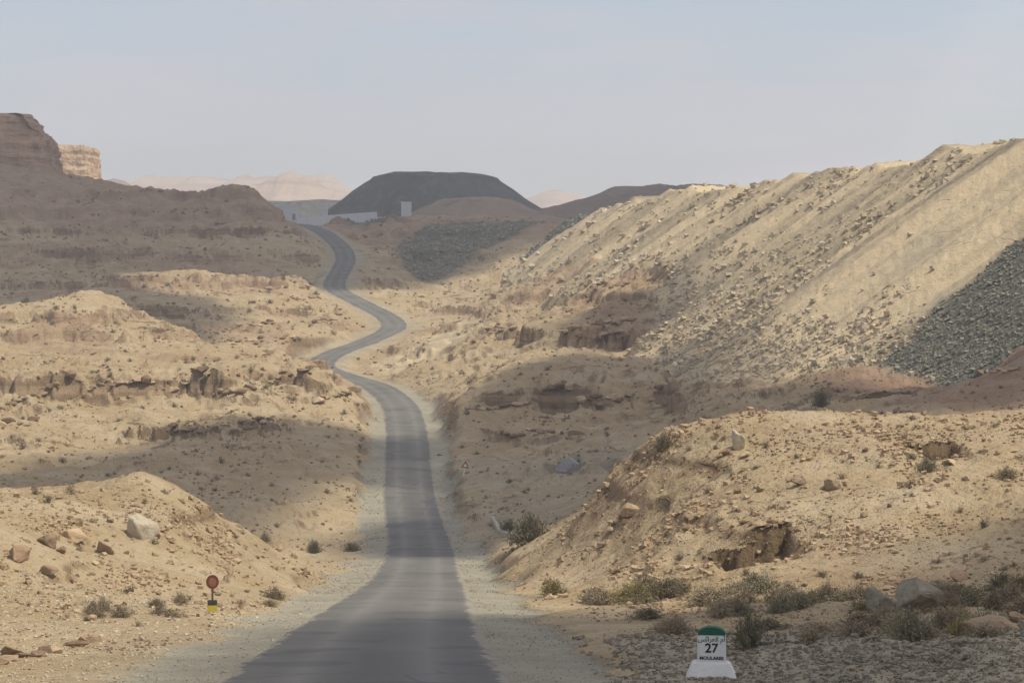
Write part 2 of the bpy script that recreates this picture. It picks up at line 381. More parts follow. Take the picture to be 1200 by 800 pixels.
for p in ROAD[::7]:
    if 25 < p[1] < 800:
        d = math.hypot(p[0], p[1]); cps.append((CX+F*p[0]/p[1], YH-(p[2]-ZC)/p[1]*F, d))
cps = np.array(cps)
KV = 13.0
def uv(px, d): return np.stack([np.asarray(px)/100.0, np.log(np.asarray(d))*KV], -1)
P0 = uv(cps[:, 0], cps[:, 2])
keep = []                                             # drop near-duplicates
for i in range(len(P0)):
    if all(np.hypot(*(P0[i]-P0[j])) > 0.07 for j in keep): keep.append(i)
P0 = P0[keep]; val = cps[keep, 1]
def kern(A, B):
    r2 = ((A[:, None, :]-B[None, :, :])**2).sum(-1); return np.sqrt(r2+0.05)
K = kern(P0, P0)-1e-9; n = len(P0)
A = np.zeros((n+1, n+1)); A[:n, :n] = K - 0.02*np.eye(n); A[:n, n] = 1; A[n, :n] = 1
wts = np.linalg.solve(A, np.append(val, 0))
GU = np.linspace(-250, 1450, 426); GV = np.linspace(math.log(26), math.log(1600), 520)
GP = np.empty((len(GU), len(GV)))
for i, u in enumerate(GU):
    Q = np.stack([np.full(len(GV), u/100.0), GV*KV], -1); GP[i] = kern(Q, P0)@wts[:n]+wts[n]
def base_py(px, d):
    iu = np.clip((px-GU[0])/(GU[1]-GU[0]), 0, len(GU)-1.001); iv = np.clip((np.log(d)-GV[0])/(GV[1]-GV[0]), 0, len(GV)-1.001)
    a = iu.astype(int); b = iv.astype(int); fa = iu-a; fb = iv-b
    return (GP[a, b]*(1-fa)*(1-fb)+GP[a+1, b]*fa*(1-fb)+GP[a, b+1]*(1-fa)*fb+GP[a+1, b+1]*fa*fb)

# the sheet: fine where the lens looks, coarse all round
t_in = np.arctan((np.linspace(-110, 1310, 770)-CX)/F)
e0 = t_in[-1]; t_out = np.concatenate([e0+np.geomspace(0.0015, 0.5, 38), np.linspace(e0+0.5, 2*math.pi+t_in[0]-0.5, 34)[1:-1], (2*math.pi+t_in[0]-np.geomspace(0.0015, 0.5, 38))[::-1]])
TH = np.concatenate([t_in, t_out]); NC = len(TH); ND = len(t_in)
RD = np.concatenate([np.geomspace(1.2, 34, 24)[:-1], np.geomspace(34, 900, 1190)[:-1], np.geomspace(900, 1600, 40)[:-1], np.geomspace(1600, 6500, 24)])
NR = len(RD)
thw = (TH+math.pi) % (2*math.pi)-math.pi
pxs = CX+F*np.tan(np.clip(thw, -1.2, 1.2)); pxs = np.clip(pxs, -250, 1450)
T2, D2 = np.meshgrid(TH, RD); PX2 = np.meshgrid(pxs, RD)[0]
X = D2*np.sin(T2); Y = D2*np.cos(T2)
cosw = np.maximum(np.cos(np.clip(thw, -1.0, 1.0)), 0.3)[None, :]
PY = base_py(PX2, np.clip(D2, 26.1, 1590))
Z = ZC+(YH-PY)/F*D2*cosw
near = sstep(34, 24, D2)                              # under and behind the car
Z = Z*(1-near)+near*(-0.108*np.clip(Y, -60, 40)-0.05)
far = sstep(800, 1000, D2); Z = Z*(1-far)+far*(24+6*pnoise(X/400, Y/400, 5))
side = sstep(0.35, 0.9, np.abs(thw))[None, :]*sstep(30, 60, D2); Z = Z*(1-side)+side*np.clip(Z, -20, 30)

# the spoil bank: tipped from a level crest at the angle of repose
CREST = np.array([world_pt(*p)[:2] for p in ((1700,140,255),(1450,150,268),(1300,158,284),(1200,165,298),(1150,175,315),(1100,185,336),(1050,195,360),(1000,205,386),(950,210,402),(900,215,417),(820,222,441),(760,236,500),(700,250,579),(668,258,632),(690,258,665),(800,258,690))])
CRZ = np.array([21.0, 20.9, 20.8, 21.0, 21.0, 21.0, 21.0, 21.0, 21.0, 21.0, 21.0, 21.0, 21.0, 20.6, 20.0, 20.0])
TALW = np.zeros(X.shape, np.float32)
sel = (D2 > 215) & (D2 < 790) & (X > -70) & (np.cos(T2) > 0.7)
xs_, ys_ = X[sel], Y[sel]; bd = np.full(xs_.shape, 1e9); sg_ = np.ones(xs_.shape); zc_ = np.zeros(xs_.shape)
for k in range(len(CREST)-1):
    a, b = CREST[k], CREST[k+1]; ab = b-a; t = np.clip(((xs_-a[0])*ab[0]+(ys_-a[1])*ab[1])/(ab@ab), 0, 1)
    dx, dy = xs_-a[0]-t*ab[0], ys_-a[1]-t*ab[1]; q = np.hypot(dx, dy); up = q < bd-1e-6
    bd[up] = q[up]; sg_[up] = np.sign(ab[0]*dy-ab[1]*dx)[up]; zc_[up] = (CRZ[k]+(CRZ[k+1]-CRZ[k])*t)[up]
dl = bd*sg_                                            # metres out from the crest, downhill positive
wob = 1.6*fbm(xs_/60, ys_/9, 45, 3)
face = zc_-0.73*np.maximum(dl+wob*sstep(0, 8, dl), 0)
face = np.where(dl < 0, zc_+0.4*pnoise(xs_/14, ys_/14, 46), face)
foot = 1.2*np.exp(-((face-Z[sel])/2.5)**2)             # a little spread at the toe
Zs = np.maximum(Z[sel], face)+0.4*foot*(face > Z[sel]-3)
TALW[sel] = sstep(-0.2, 0.8, face-Z[sel]); Z[sel] = Zs
DL = np.full(X.shape, -1.0, np.float32); DL[sel] = dl

# distance to the road centre line, and its level
DR = np.full(X.shape, 1e3, np.float32); RZ = np.zeros(X.shape, np.float32)
infr = np.zeros(NC, bool); infr[:ND] = True
RS = ROAD; RSEG = np.diff(RS[:, :2], axis=0); RSL = (RSEG**2).sum(1)+1e-9
for r in range(NR):
    lo, hi = RD[r]-22, RD[r]+22
    dd = np.hypot(RS[:-1, 0], RS[:-1, 1]); ix = np.nonzero((dd > lo) & (dd < hi))[0]
    if not len(ix): continue
    sel = RS[ix]
    for k in range(0, NC, 400):
        xs = X[r, k:k+400]; ys = Y[r, k:k+400]
        q = (xs[:, None]-sel[None, :, 0])**2+(ys[:, None]-sel[None, :, 1])**2
        j = q.argmin(1); best = np.full(len(xs), 1e9); zb = np.zeros(len(xs))
        for sh_ in (-1, 0):
            i0 = np.clip(ix[j]+sh_, 0, len(RSEG)-1)
            t = np.clip(((xs-RS[i0, 0])*RSEG[i0, 0]+(ys-RS[i0, 1])*RSEG[i0, 1])/RSL[i0], 0, 1)
            dq = np.hypot(xs-RS[i0, 0]-t*RSEG[i0, 0], ys-RS[i0, 1]-t*RSEG[i0, 1]); up = dq < best
            best[up] = dq[up]; zb[up] = (RS[i0, 2]+t*(RS[i0+1, 2]-RS[i0, 2]))[up]
        DR[r, k:k+400] = best; RZ[r, k:k+400] = zb

# spoil-bank mask (in plan), cliff bands, relief
def poly_mask(pts, soft=6.0):
    pts = np.array(pts); ins = np.zeros(X.shape, bool); dist = np.full(X.shape, 1e6, np.float32)
    bx0, by0 = pts.min(0)-3*soft; bx1, by1 = pts.max(0)+3*soft
    s = (X > bx0) & (X < bx1) & (Y > by0) & (Y < by1)
    x = X[s]; y = Y[s]; inn = np.zeros(len(x), bool); di = np.full(len(x), 1e6)
    for a, b in zip(pts, np.roll(pts, -1, 0)):
        c = ((a[1] > y) != (b[1] > y)) & (x < (b[0]-a[0])*(y-a[1])/(b[1]-a[1]+1e-9)+a[0]); inn ^= c
        ab = b-a; t = np.clip(((x-a[0])*ab[0]+(y-a[1])*ab[1])/(ab@ab+1e-9), 0, 1)
        di = np.minimum(di, np.hypot(x-a[0]-t*ab[0], y-a[1]-t*ab[1]))
    out = np.zeros(X.shape, np.float32); out[s] = sstep(-soft, soft, np.where(inn, di, -di)); return out
def plan(*pp): return [world_pt(px, 340, d)[:2] for px, d in pp]
TAL = TALW*(1-sstep(8, 5, DR))
n1 = fbm(X/26, Y/26, 1, 4); n2 = fbm(X/6.5, Y/6.5, 11, 4, 0.55); n3 = fbm(X/1.6, Y/1.6, 21, 3, 0.6)
rg = ridged(X/17, Y/17, 31, 4)
off = sstep(3.5, 11, DR)                               # keep the roadside calm
vis = sstep(30, 45, D2)
def ring_(a, b, s=25): return sstep(a-s, a, D2)*sstep(b+s, b, D2)
rough = (0.55*n1+0.55*(rg-0.45)*1.1+0.40*n2)*(1-TAL)
amp = off*vis*np.clip(0.55+D2/420, 0.5, 1.6)*(1-0.45*sstep(700, 900, D2))
gul = ridged(X/30, Y/55, 33, 4)-0.5
Z = Z+2.4*gul*ring_(570, 760)*sstep(-22, -45, X)
rk = sstep(-0.05, 0.45, fbm(X/22, Y/22, 171, 3))*off*vis*(1-TAL)*sstep(760, 640, D2)
Z = Z+rk*((0.4-np.abs(pnoise(X/2.4, Y/3.2, 172)))*0.75*np.clip(D2/180, 0.4, 1.7)+(0.4-np.abs(pnoise(X/0.9, Y/1.3, 173)))*0.24*np.clip(D2/110, 0.5, 1.1)*sstep(240, 180, D2))
flatR = sstep(0.0, 1.0, (D2-58)/40)
Z = Z+rough*amp*(0.45+0.55*flatR)+n3*0.085*off*vis*np.clip(D2/130, 0.5, 2.2)*(1-0.5*TAL)
fall = fbm(Y/3.4+0.35*pnoise(X/9, Y/9, 40), X/38, 41, 4, 0.6)     # ribs running down the spoil bank
Z = Z+TAL*((0.22+0.12*sstep(300, 330, D2))*fall+(1.35*sstep(296, 320, D2)+0.3)*fbm(Y/15+0.2*pnoise(X/20, Y/20, 47), X/90, 48, 3, 0.5)+(0.06+0.14*sstep(300, 320, D2))*n2+0.05*n3)*sstep(200, 260, D2)

MASKS = {}
def hard_layer(z0, h, w, region, seed, rag=0.7, reach=3.0):
    global Z
    lev = z0+rag*fbm(X/14, Y/14, seed, 3)
    u = (Z-lev)/w
    brk = np.clip(0.55+1.1*pnoise(X/9, Y/9, seed+7)+0.5*pnoise(X/3, Y/3, seed+9), 0, 1.15)
    dz = h*np.tanh(u*2.6)*np.exp(-(u*w/reach)**2)*brk
    Z = Z+dz*region*(1-TAL)*sstep(4, 9, DR)
def ring(a, b, s=18): return sstep(a-s, a, D2)*sstep(b+s, b, D2)
left = sstep(-4, -10, X); right = sstep(-6, 2, X)
hard_layer(-9.6, 1.35, 0.22, ring(285, 330)*left, 51)
hard_layer(-13.4, 0.45, 0.3, ring(240, 300)*left, 53, reach=1.6)
hard_layer(-10.9, 1.5, 0.22, ring(275, 320)*right*sstep(60, 48, X), 55)
hard_layer(-14.6, 0.4, 0.25, ring(220, 290)*right, 57, reach=1.5)
hard_layer(-5.1, 1.6, 0.25, ring(365, 400)*right, 59)
hard_layer(1.0, 0.9, 0.4, ring(400, 470)*right, 61)
for zz_, s_ in ((-8.4, 63), (-4.2, 64), (-1.8, 65), (3.6, 66), (4.6, 67)):
    hard_layer(zz_, 0.75, 0.35, ring(345, 560)*left, s_, reach=1.7)
for zz_, s_ in ((11, 68), (17.5, 69), (23, 70), (29, 71)):
    hard_layer(zz_, 1.0, 0.5, ring(585, 760)*left, s_, reach=2.6)
hard_layer(-8.0, 0.16, 0.2, ring(90, 128)*right, 73, 0.35, 1.2)
hard_layer(-6.0, 0.14, 0.2, ring(90, 128)*right, 75, 0.35, 1.0)
hard_layer(-8.3, 0.15, 0.2, ring(80, 125)*left, 77, 0.35, 1.0)
hard_layer(-6.6, 0.35, 0.15, ring(46, 66, 6)*left*sstep(-9, -12, X), 79, 0.25, 0.8)
hard_layer(-8.6, 0.9, 0.35, ring(195, 245)*right*sstep(20, 30, X), 80, 0.6, 2.0)

CUT_SHADE = np.zeros(X.shape, np.float32)  # where the hollow walls get their painted shade
# scooped cut banks on the slope above the milestone
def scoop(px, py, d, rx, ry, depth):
    global Z, CUT_SHADE
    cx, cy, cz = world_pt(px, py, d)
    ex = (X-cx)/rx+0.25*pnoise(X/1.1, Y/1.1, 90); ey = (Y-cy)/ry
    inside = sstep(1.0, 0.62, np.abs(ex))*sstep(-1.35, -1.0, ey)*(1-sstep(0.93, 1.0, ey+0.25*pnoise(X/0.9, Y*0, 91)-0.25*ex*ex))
    Z = Z-depth*inside*sstep(-1.3, 0.9, ey); CUT_SHADE = np.maximum(CUT_SHADE, sstep(1.12, 0.9, np.abs(ex))*sstep(0.55, 0.8, ey)*sstep(1.6, 1.2, ey))
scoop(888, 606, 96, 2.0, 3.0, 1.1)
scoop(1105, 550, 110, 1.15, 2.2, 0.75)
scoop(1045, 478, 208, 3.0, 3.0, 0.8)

# bed of the road
SH_W = 2.7+1.25+0.9*fbm(X/9, Y/9, 95, 4)-0.5*sstep(160, 200, D2)
bed = 1-sstep(0, 1, (DR-SH_W)/(1.5+0.004*np.minimum(D2, 400)))
n4 = pnoise(X/0.7, Y/0.7, 97)
Z = Z*(1-bed)+bed*(RZ-0.09-0.08*sstep(2.9, 5.0, DR)+(0.03*n4+0.05*pnoise(X/2.3, Y/2.3, 96))*sstep(2.85, 3.6, DR))
# rubble berm on the right verge
berm = sstep(3.4, 4.6, X)*ring(43, 58, 5)*(1-bed); Z = Z+berm*(0.10*pnoise(X/0.9, Y/0.9, 98)+0.06*pnoise(X/0.35, Y/0.35, 99))

def ground_z(x, y):
    d = math.hypot(x, y); th = math.atan2(x, y)
    r = np.interp(d, RD, np.arange(NR)); c = np.interp(th, TH[:ND], np.arange(ND))
    a, b = min(int(r), NR-2), min(int(c), ND-2); fa, fb = r-a, c-b
    return float(Z[a, b]*(1-fa)*(1-fb)+Z[a+1, b]*fa*(1-fb)+Z[a, b+1]*(1-fa)*fb+Z[a+1, b+1]*fa*fb)
PYG = YH-(Z[:, :ND]-ZC)/Y[:, :ND]*F
def hit(px, py, dmin=36, dmax=1500):
    """first ground point seen through a photo pixel"""
    c = int(round(np.interp(math.atan((px-CX)/F), TH[:ND], np.arange(ND))))
    r0 = np.searchsorted(RD, dmin); r1 = np.searchsorted(RD, dmax)
    col = PYG[r0:r1, c]; k = np.argmax(col <= py)
    if col[k] > py: return None
    th = math.atan((px-CX)/F); d = RD[r0+k]
    x, y = d*math.sin(th), d*math.cos(th); return Vector((x, y, ground_z(x, y)))
# colour regions (what the ground is made of, not how it is lit)
jit = 5*fbm(X/10, Y/10, 101, 3)
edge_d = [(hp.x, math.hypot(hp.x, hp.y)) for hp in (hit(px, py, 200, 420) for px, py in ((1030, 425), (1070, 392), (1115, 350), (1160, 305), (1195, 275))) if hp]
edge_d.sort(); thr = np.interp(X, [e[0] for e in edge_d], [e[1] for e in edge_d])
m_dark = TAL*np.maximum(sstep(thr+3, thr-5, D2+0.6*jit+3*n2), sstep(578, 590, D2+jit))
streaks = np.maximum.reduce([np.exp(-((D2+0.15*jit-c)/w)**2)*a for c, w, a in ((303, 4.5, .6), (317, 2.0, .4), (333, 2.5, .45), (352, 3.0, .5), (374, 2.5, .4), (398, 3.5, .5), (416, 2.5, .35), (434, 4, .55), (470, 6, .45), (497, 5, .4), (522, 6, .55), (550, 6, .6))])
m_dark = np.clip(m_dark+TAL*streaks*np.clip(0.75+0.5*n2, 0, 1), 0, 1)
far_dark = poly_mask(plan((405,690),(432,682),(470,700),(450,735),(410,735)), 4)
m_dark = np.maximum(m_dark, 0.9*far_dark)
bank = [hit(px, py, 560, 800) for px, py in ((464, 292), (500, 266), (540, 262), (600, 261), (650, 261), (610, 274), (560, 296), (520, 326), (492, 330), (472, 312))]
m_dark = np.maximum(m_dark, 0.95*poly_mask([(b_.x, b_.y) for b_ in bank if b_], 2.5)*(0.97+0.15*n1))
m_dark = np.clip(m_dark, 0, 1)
m_sh = sstep(0.25, 0.8, bed+0.35*n2*(bed < 0.98))*(1-0.5*sstep(330, 420, D2))
m_sh = np.maximum(m_sh, 0.8*sstep(1.6, 2.6, X+0.8*n2)*sstep(60, 54, D2+2*n2))
trk = [hit(px, py, 340, 560) for px, py in ((436, 428), (470, 412), (500, 396), (540, 378), (566, 371), (570, 380), (545, 396), (520, 412), (490, 428), (455, 438))]
track = poly_mask([(t_.x, t_.y) for t_ in trk if t_], 2.0)
washed = sstep(0.15, 0.6, fbm(X/30, Y/30, 103, 3))*ring(195, 300)*right
gully = poly_mask(plan((525,185),(560,175),(640,180),(690,205),(780,215),(790,235),(700,240),(600,250),(525,260),(515,225)), 5)
m_sh = np.maximum(m_sh, 0.6*gully*(0.75+0.4*n1))
m_sh = np.clip(np.maximum(m_sh, np.maximum(0.0*track, 0.45*washed)), 0, 1)
m_red = np.clip(ring(200, 250)*sstep(28, 36, X)+0.75*ring(640, 800)*(1-TAL)+0.5*sstep(0.1, 0.5, fbm(X/40, Y/40, 105, 3))*ring(300, 620), 0, 1)*(1-bed)

verts = np.stack([X, Y, Z], -1).reshape(-1, 3)
ii = np.arange(NR-1)[:, None]*NC; jj = np.arange(NC)[None, :]; j2 = (jj+1) % NC
quads = np.stack([ii+jj, ii+NC+jj, ii+NC+j2, ii+j2], -1).reshape(-1, 4)[:, ::-1]
me = np_mesh('terrain', verts, quads)
ca = me.color_attributes.new('mask', 'FLOAT_COLOR', 'POINT')
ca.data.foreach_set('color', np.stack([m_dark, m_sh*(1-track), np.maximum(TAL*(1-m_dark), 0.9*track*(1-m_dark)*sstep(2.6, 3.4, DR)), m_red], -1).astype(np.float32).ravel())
cu_ = me.attributes.new('cut', 'FLOAT', 'POINT'); cu_.data.foreach_set('value', CUT_SHADE.astype(np.float32).ravel())
# closing disc under the car
terrain = link('terrain', me, M['ground']); tag(terrain, 'dry tan desert hills and spoil banks around the road', kind='structure')
bmc = bmesh.new(); vs = [bmc.verts.new(verts[j]+np.array((0, 0, -0.002))) for j in range(0, NC, 3)]; bmc.faces.new(vs)
pit = from_bm('ground', bmc, M['ground']); tag(pit, 'small patch of roadside ground under the viewer', kind='structure')

def px_m(p): return p.y/F                              # metres per photo pixel at a point

# which terrain points the photo can see (for scattering only where something shows)
runmin = np.minimum.accumulate(np.where(RD[:, None] < 36, 1e4, PYG), axis=0)
SEEN = (PYG <= runmin+0.6) & (RD[:, None] > 38) & (PYG < 830)

# ---------------------------------------------------------------- the road
def road_mesh():
    i0 = 0; P = ROAD[i0:]
    T = np.gradient(P[:, :2], axis=0); T /= np.linalg.norm(T, axis=1)[:, None]; Nn = np.stack([T[:, 1], -T[:, 0]], -1)
    us = np.array([-1, -0.93, -0.8, -0.62, -0.45, -0.25, 0, 0.25, 0.45, 0.62, 0.8, 0.93, 1.0]); k = len(us)
    s = np.arange(len(P))*1.0
    wl_ = 2.72+0.16*pnoise(s/4.0, s*0+3, 110)+0.10*pnoise(s/1.3, s*0+5, 111); wr_ = 2.72+0.16*pnoise(s/4.0, s*0+8, 112)+0.10*pnoise(s/1.3, s*0+9, 113)
    V = []; Cc = []
    for i in range(len(P)):
        for u in us:
            w = wr_[i] if u > 0 else wl_[i]
            xy = P[i, :2]+Nn[i]*u*w
            V.append((xy[0], xy[1], P[i, 2]+0.03*(1-u*u)-(0.13 if abs(u) == 1 else 0)))
            wear = math.exp(-((abs(u)-0.42)/0.16)**2); Cc.append((wear, sstep(0.72, 1.0, abs(u)), 0, 1))
    V = np.array(V); nP = len(P)
    a = np.arange(nP-1)[:, None]*k; b = np.arange(k-1)[None, :]
    Q = np.stack([a+b, a+b+1, a+k+b+1, a+k+b], -1).reshape(-1, 4)
    me = np_mesh('road', V, Q); at = me.color_attributes.new('wear', 'FLOAT_COLOR', 'POINT')
    at.data.foreach_set('color', np.array(Cc, np.float32).ravel()); return me
road = link('road', road_mesh(), M['asphalt']); tag(road, 'narrow worn asphalt road winding up the valley', kind='structure')

# ---------------------------------------------------------------- far relief
def heap(name, label, cx, cy, z0, ztop, tx, ty, slope, mat, seed, n=150, rot=0.0, rough=0.8, kind='structure'):
    """flat-topped heap: top half-axes tx, ty; sides at the given slope"""
    run = (ztop-z0)/slope; a = np.linspace(0, 2*np.pi, n, endpoint=False)
    fr = np.array([0.0, 0.5, 0.8, 0.95, 1.0, 1.03]); rows = []
    for f in fr: rows.append((tx*f, ty*f, ztop-1.6*max(0, f-0.75)/0.28))
    for t in np.linspace(0.05, 1.0, 16): rows.append((tx+run*t, ty+run*t, ztop-1.6-(ztop-1.6-z0)*t))
    V = []
    for rx, ry, z in rows:
        x = np.cos(a)*rx; y = np.sin(a)*ry
        nn = fbm(x/22+seed, y/22, seed, 4)
        zz = z+rough*nn*(1.0 if rx > 0 else 0); sc = 1+0.07*fbm(np.cos(a)*2.2, np.sin(a)*2.2, seed+3, 4)
        zz = zz-1.3*np.abs(pnoise(np.arctan2(y, x)*9, z/14.0+0*x, seed+6))*np.clip((np.hypot(x, y)-0.8*min(tx, ty))/10, 0, 1)
        V.append(np.stack([x*sc*math.cos(rot)-y*sc*math.sin(rot)+cx, x*sc*math.sin(rot)+y*sc*math.cos(rot)+cy, zz], -1))
    V = np.concatenate(V); k = len(rows)
    i = np.arange(k-1)[:, None]*n; j = np.arange(n)[None, :]; jn = (j+1) % n
    Q = np.stack([i+j, i+n+j, i+n+jn, i+jn], -1).reshape(-1, 4)
    o = link(name, np_mesh(name, V, Q), mat); return tag(o, label, kind=kind)

def dark_heap_material():
    m, nt, b = new_mat('dark_spoil_heap'); q = NT(nt)
    a = q.noise(0.05, 4); f = q.noise(0.5, 5, 0.65); z = q.pos((0.22, 0.22, 0.03)); s = q.noise(1.0, 5, 0.65, z)
    col = q.mix(q.ramp(a, 0.35, 0.65), (0.062, 0.070, 0.062), (0.092, 0.096, 0.082)); col = q.mix(q.ramp(s, 0.45, 0.65, 0, 0.8), col, (0.125, 0.125, 0.105))
    q.l(q.mix(q.ramp(f, 0.5, 0.7, 0, 0.5), col, (0.045, 0.05, 0.045)), b.inputs['Base Color'])
    q.l(q.bump(f, 0.8, 1.2), b.inputs['Normal']); return m
def hill_material(name, c1, c2, c3):
    m, nt, b = new_mat(name); q = NT(nt)
    a = q.noise(0.012, 5, 0.6); f = q.noise(0.12, 6, 0.65); z = q.pos((0.004, 0.004, 0.12)); s = q.noise(1.0, 4, 0.6, z)
    col = q.mix(q.ramp(a, 0.38, 0.62), c1, c2); col = q.mix(q.ramp(s, 0.5, 0.66, 0, 0.7), col, c3); col = q.mix(q.ramp(f, 0.55, 0.72, 0, 0.5), col, tuple(0.6*x for x in c3))
    q.l(col, b.inputs['Base Color']); q.l(q.bump(f, 0.8, 4.0), b.inputs['Normal']); return m
M['heap'] = dark_heap_material()
M['apron'] = hill_material('brown_apron', (0.22, 0.16, 0.11), (0.28, 0.205, 0.14), (0.17, 0.125, 0.09))
M['far_hill'] = hill_material('far_sunlit_hill', (0.42, 0.31, 0.21), (0.48, 0.36, 0.25), (0.30, 0.20, 0.135))
M['far_dark'] = hill_material('far_brown_ridge', (0.19, 0.14, 0.105), (0.25, 0.18, 0.13), (0.14, 0.105, 0.08))

def at_px(px, py, d): return world_pt(px, py, d)
# big dark heap behind the pass and its brown foot
c = at_px(508, 200, 950); heap('spoil_heap', 'large flat-topped dark grey spoil heap behind the pass', c[0], 965, 22, 49.3, 24, 30, 0.72, M['heap'], 5, rough=0.7)
c = at_px(560, 236, 880); heap('hill', 'low brown hill at the foot of the dark spoil heap', c[0], 905, 20, 36.5, 16, 22, 0.40, M['apron'], 6, rough=1.4)
c = at_px(340, 232, 1250); heap('spoil_heap', 'distant blue-grey spoil bank beyond the white buildings', c[0]+6, 1275, 20, 49.5, 38, 34, 0.55, M['heap'], 8, rough=1.0)
c = at_px(775, 218, 900); heap('hill', 'dark brown ridge showing over the rocky spoil bank crest', c[0]+8, 940, 20, 43.2, 26, 30, 0.30, M['far_dark'], 9, rough=1.5)
c = at_px(985, 198, 720); heap('hill', 'small dark hump peeping over the spoil bank skyline', c[0], 735, 20, 38.6, 4, 10, 0.42, M['far_dark'], 10, rough=0.8)
c = at_px(1120, 180, 640); heap('hill', 'brown sunlit rise on the skyline above the spoil bank', c[0]+40, 655, 20, 40.8, 30, 20, 0.28, M['ground'], 12, rough=1.0)

def ridge(name, label, y, depth, prof, mat, seed, rough, zbase=15):
    """long hill range: prof = skyline (pixel x, pixel y)"""
    px = np.linspace(prof[0][0], prof[-1][0], 260); sky_ = np.interp(px, [p[0] for p in prof], [p[1] for p in prof])
    x = (px-CX)/F*y; top = ZC+(YH-sky_)/F*y+rough*0.4*fbm(x/60, x*0, seed, 4)
    V = []; ts = np.linspace(-1, 1, 41)
    for t in ts:
        f = 1-abs(t)**1.15; yy = y+t*depth+0*x
        zz = zbase+(top-zbase)*f+rough*fbm(x/90, yy/90, seed+1, 5)*min(1, 3*(1-abs(t)))*(abs(t)+0.08)
        V.append(np.stack([x, yy, zz], -1))
    V = np.concatenate(V); n_ = len(px); i = np.arange(len(ts)-1)[:, None]*n_; j = np.arange(n_-1)[None, :]
    Q = np.stack([i+j, i+j+1, i+n_+j+1, i+n_+j], -1).reshape(-1, 4)
    return tag(link(name, np_mesh(name, V, Q), mat), label, kind='structure')
ridge('hill', 'far pale sunlit hills behind the pass', 3600, 900, [(-300, 222), (60, 225), (130, 214), (180, 208), (250, 207), (300, 210), (335, 203), (360, 205), (385, 212), (420, 222), (520, 226), (590, 232), (640, 221), (680, 229), (740, 236), (900, 240), (1400, 240)], M['far_hill'], 21, 26)
ridge('hill', 'small dark far cone left of the pale hills', 2300, 200, [(95, 250), (118, 214), (133, 208), (146, 212), (175, 232), (200, 250)], M['far_dark'], 23, 5)
ridge('hill', 'banded brown far hill in front of the pale hills', 2900, 500, [(240, 250), (275, 222), (310, 212), (340, 206), (365, 208), (385, 216), (410, 226), (450, 250)], M['far_hill'], 25, 20)

# ---------------------------------------------------------------- mesas
def cliff_material(name, c1, c2, c3):
    m, nt, b = new_mat(name); q = NT(nt)
    z = q.pos((0.05, 0.05, 0.55)); s = q.noise(1.0, 5, 0.65, z, 0.4); f = q.noise(0.35, 5, 0.65); v = q.noise(1.0, 4, 0.6, q.pos((0.5, 0.5, 0.06)))
    col = q.mix(q.ramp(s, 0.38, 0.6), c1, c2); col = q.mix(q.ramp(v, 0.52, 0.66, 0, 0.6), col, c3); col = q.mix(q.ramp(f, 0.56, 0.7, 0, 0.5), col, c3)
    q.l(col, b.inputs['Base Color']); q.l(q.bump(f, 0.9, 0.8, q.bump(v, 0.9, 1.0)), b.inputs['Normal']); return m
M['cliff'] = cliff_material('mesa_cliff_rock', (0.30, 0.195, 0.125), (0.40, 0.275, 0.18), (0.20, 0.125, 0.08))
M['cliff_lit'] = cliff_material('butte_cliff_rock_lit', (0.42, 0.285, 0.175), (0.52, 0.38, 0.245), (0.27, 0.17, 0.10))  # brighter copy of the mesa rock, sunlight put into its colours
def mesa(name, label, outline, levels, mat, seed, rough):
    """outline in plan; levels = (z, grow in m): upright cliff with ledges"""
    pts = catmull(np.array(outline+outline[:1], float), 1.2)[:-1]; n_ = len(pts)
    cen = pts.mean(0); tan = np.roll(pts, -1, 0)-np.roll(pts, 1, 0); nr = np.stack([tan[:, 1], -tan[:, 0]], -1); nr /= np.linalg.norm(nr, axis=1)[:, None]
    if ((pts-cen)*nr).sum() < 0: nr = -nr
    zs = np.linspace(levels[0][0], levels[-1][0], 46); V = []
    s = np.arange(n_)*1.2
    for z in zs:
        g = np.interp(z, [l[0] for l in levels], [l[1] for l in levels])
        butt = ridged(pts[:, 0]/7, pts[:, 1]/7, seed, 3)*1.6 - 0.6
        disp = g+rough*(butt+0.7*fbm(s/5, s*0+z/3.0, seed+2, 4)+0.5*mnoise.noise(Vector((0, seed, z*0.55)))+0.3*mnoise.noise(Vector((3, seed, z*1.7))))
        p = pts+nr*disp[:, None]; V.append(np.stack([p[:, 0], p[:, 1], np.full(n_, z)], -1))
    top = V[-1].copy()
    for f in (0.9, 0.6, 0.0):
        t = top.copy(); t[:, :2] = cen+(top[:, :2]-cen)*f; t[:, 2] += 0.5*fbm(t[:, 0]/8, t[:, 1]/8, seed, 3)*(f > 0)+0.2; V.append(t)
    k = len(V); V = np.concatenate(V); i = np.arange(k-1)[:, None]*n_; j = np.arange(n_)[None, :]; jn = (j+1) % n_
    Q = np.stack([i+j, i+jn, i+n_+jn, i+n_+j], -1).reshape(-1, 4)
    return tag(link(name, np_mesh(name, V, Q, False), mat), label, kind='structure')
mesa('mesa', 'brown layered rock mesa in shade at the top of the slope', [(-136, 690), (-150, 684), (-185, 680), (-260, 690), (-270, 760), (-200, 790), (-150, 760), (-138, 720)],
     [(30, 3.0), (37, 2.0), (40, 1.0), (46, 0.0), (48.5, -0.6), (49, -3.2), (53, -5.0), (53.6, -7.0)], M['cliff'], 31, 0.9)
mesa('mesa', 'sunlit orange flat-topped butte beside the shaded mesa', [(-195, 1090), (-215, 1085), (-260, 1095), (-265, 1140), (-220, 1160), (-196, 1130)],
     [(40, 9.0), (50, 4.0), (54, 1.5), (60, 0.3), (66.5, 0.0), (68.5, -0.8)], M['cliff_lit'], 37, 0.9)

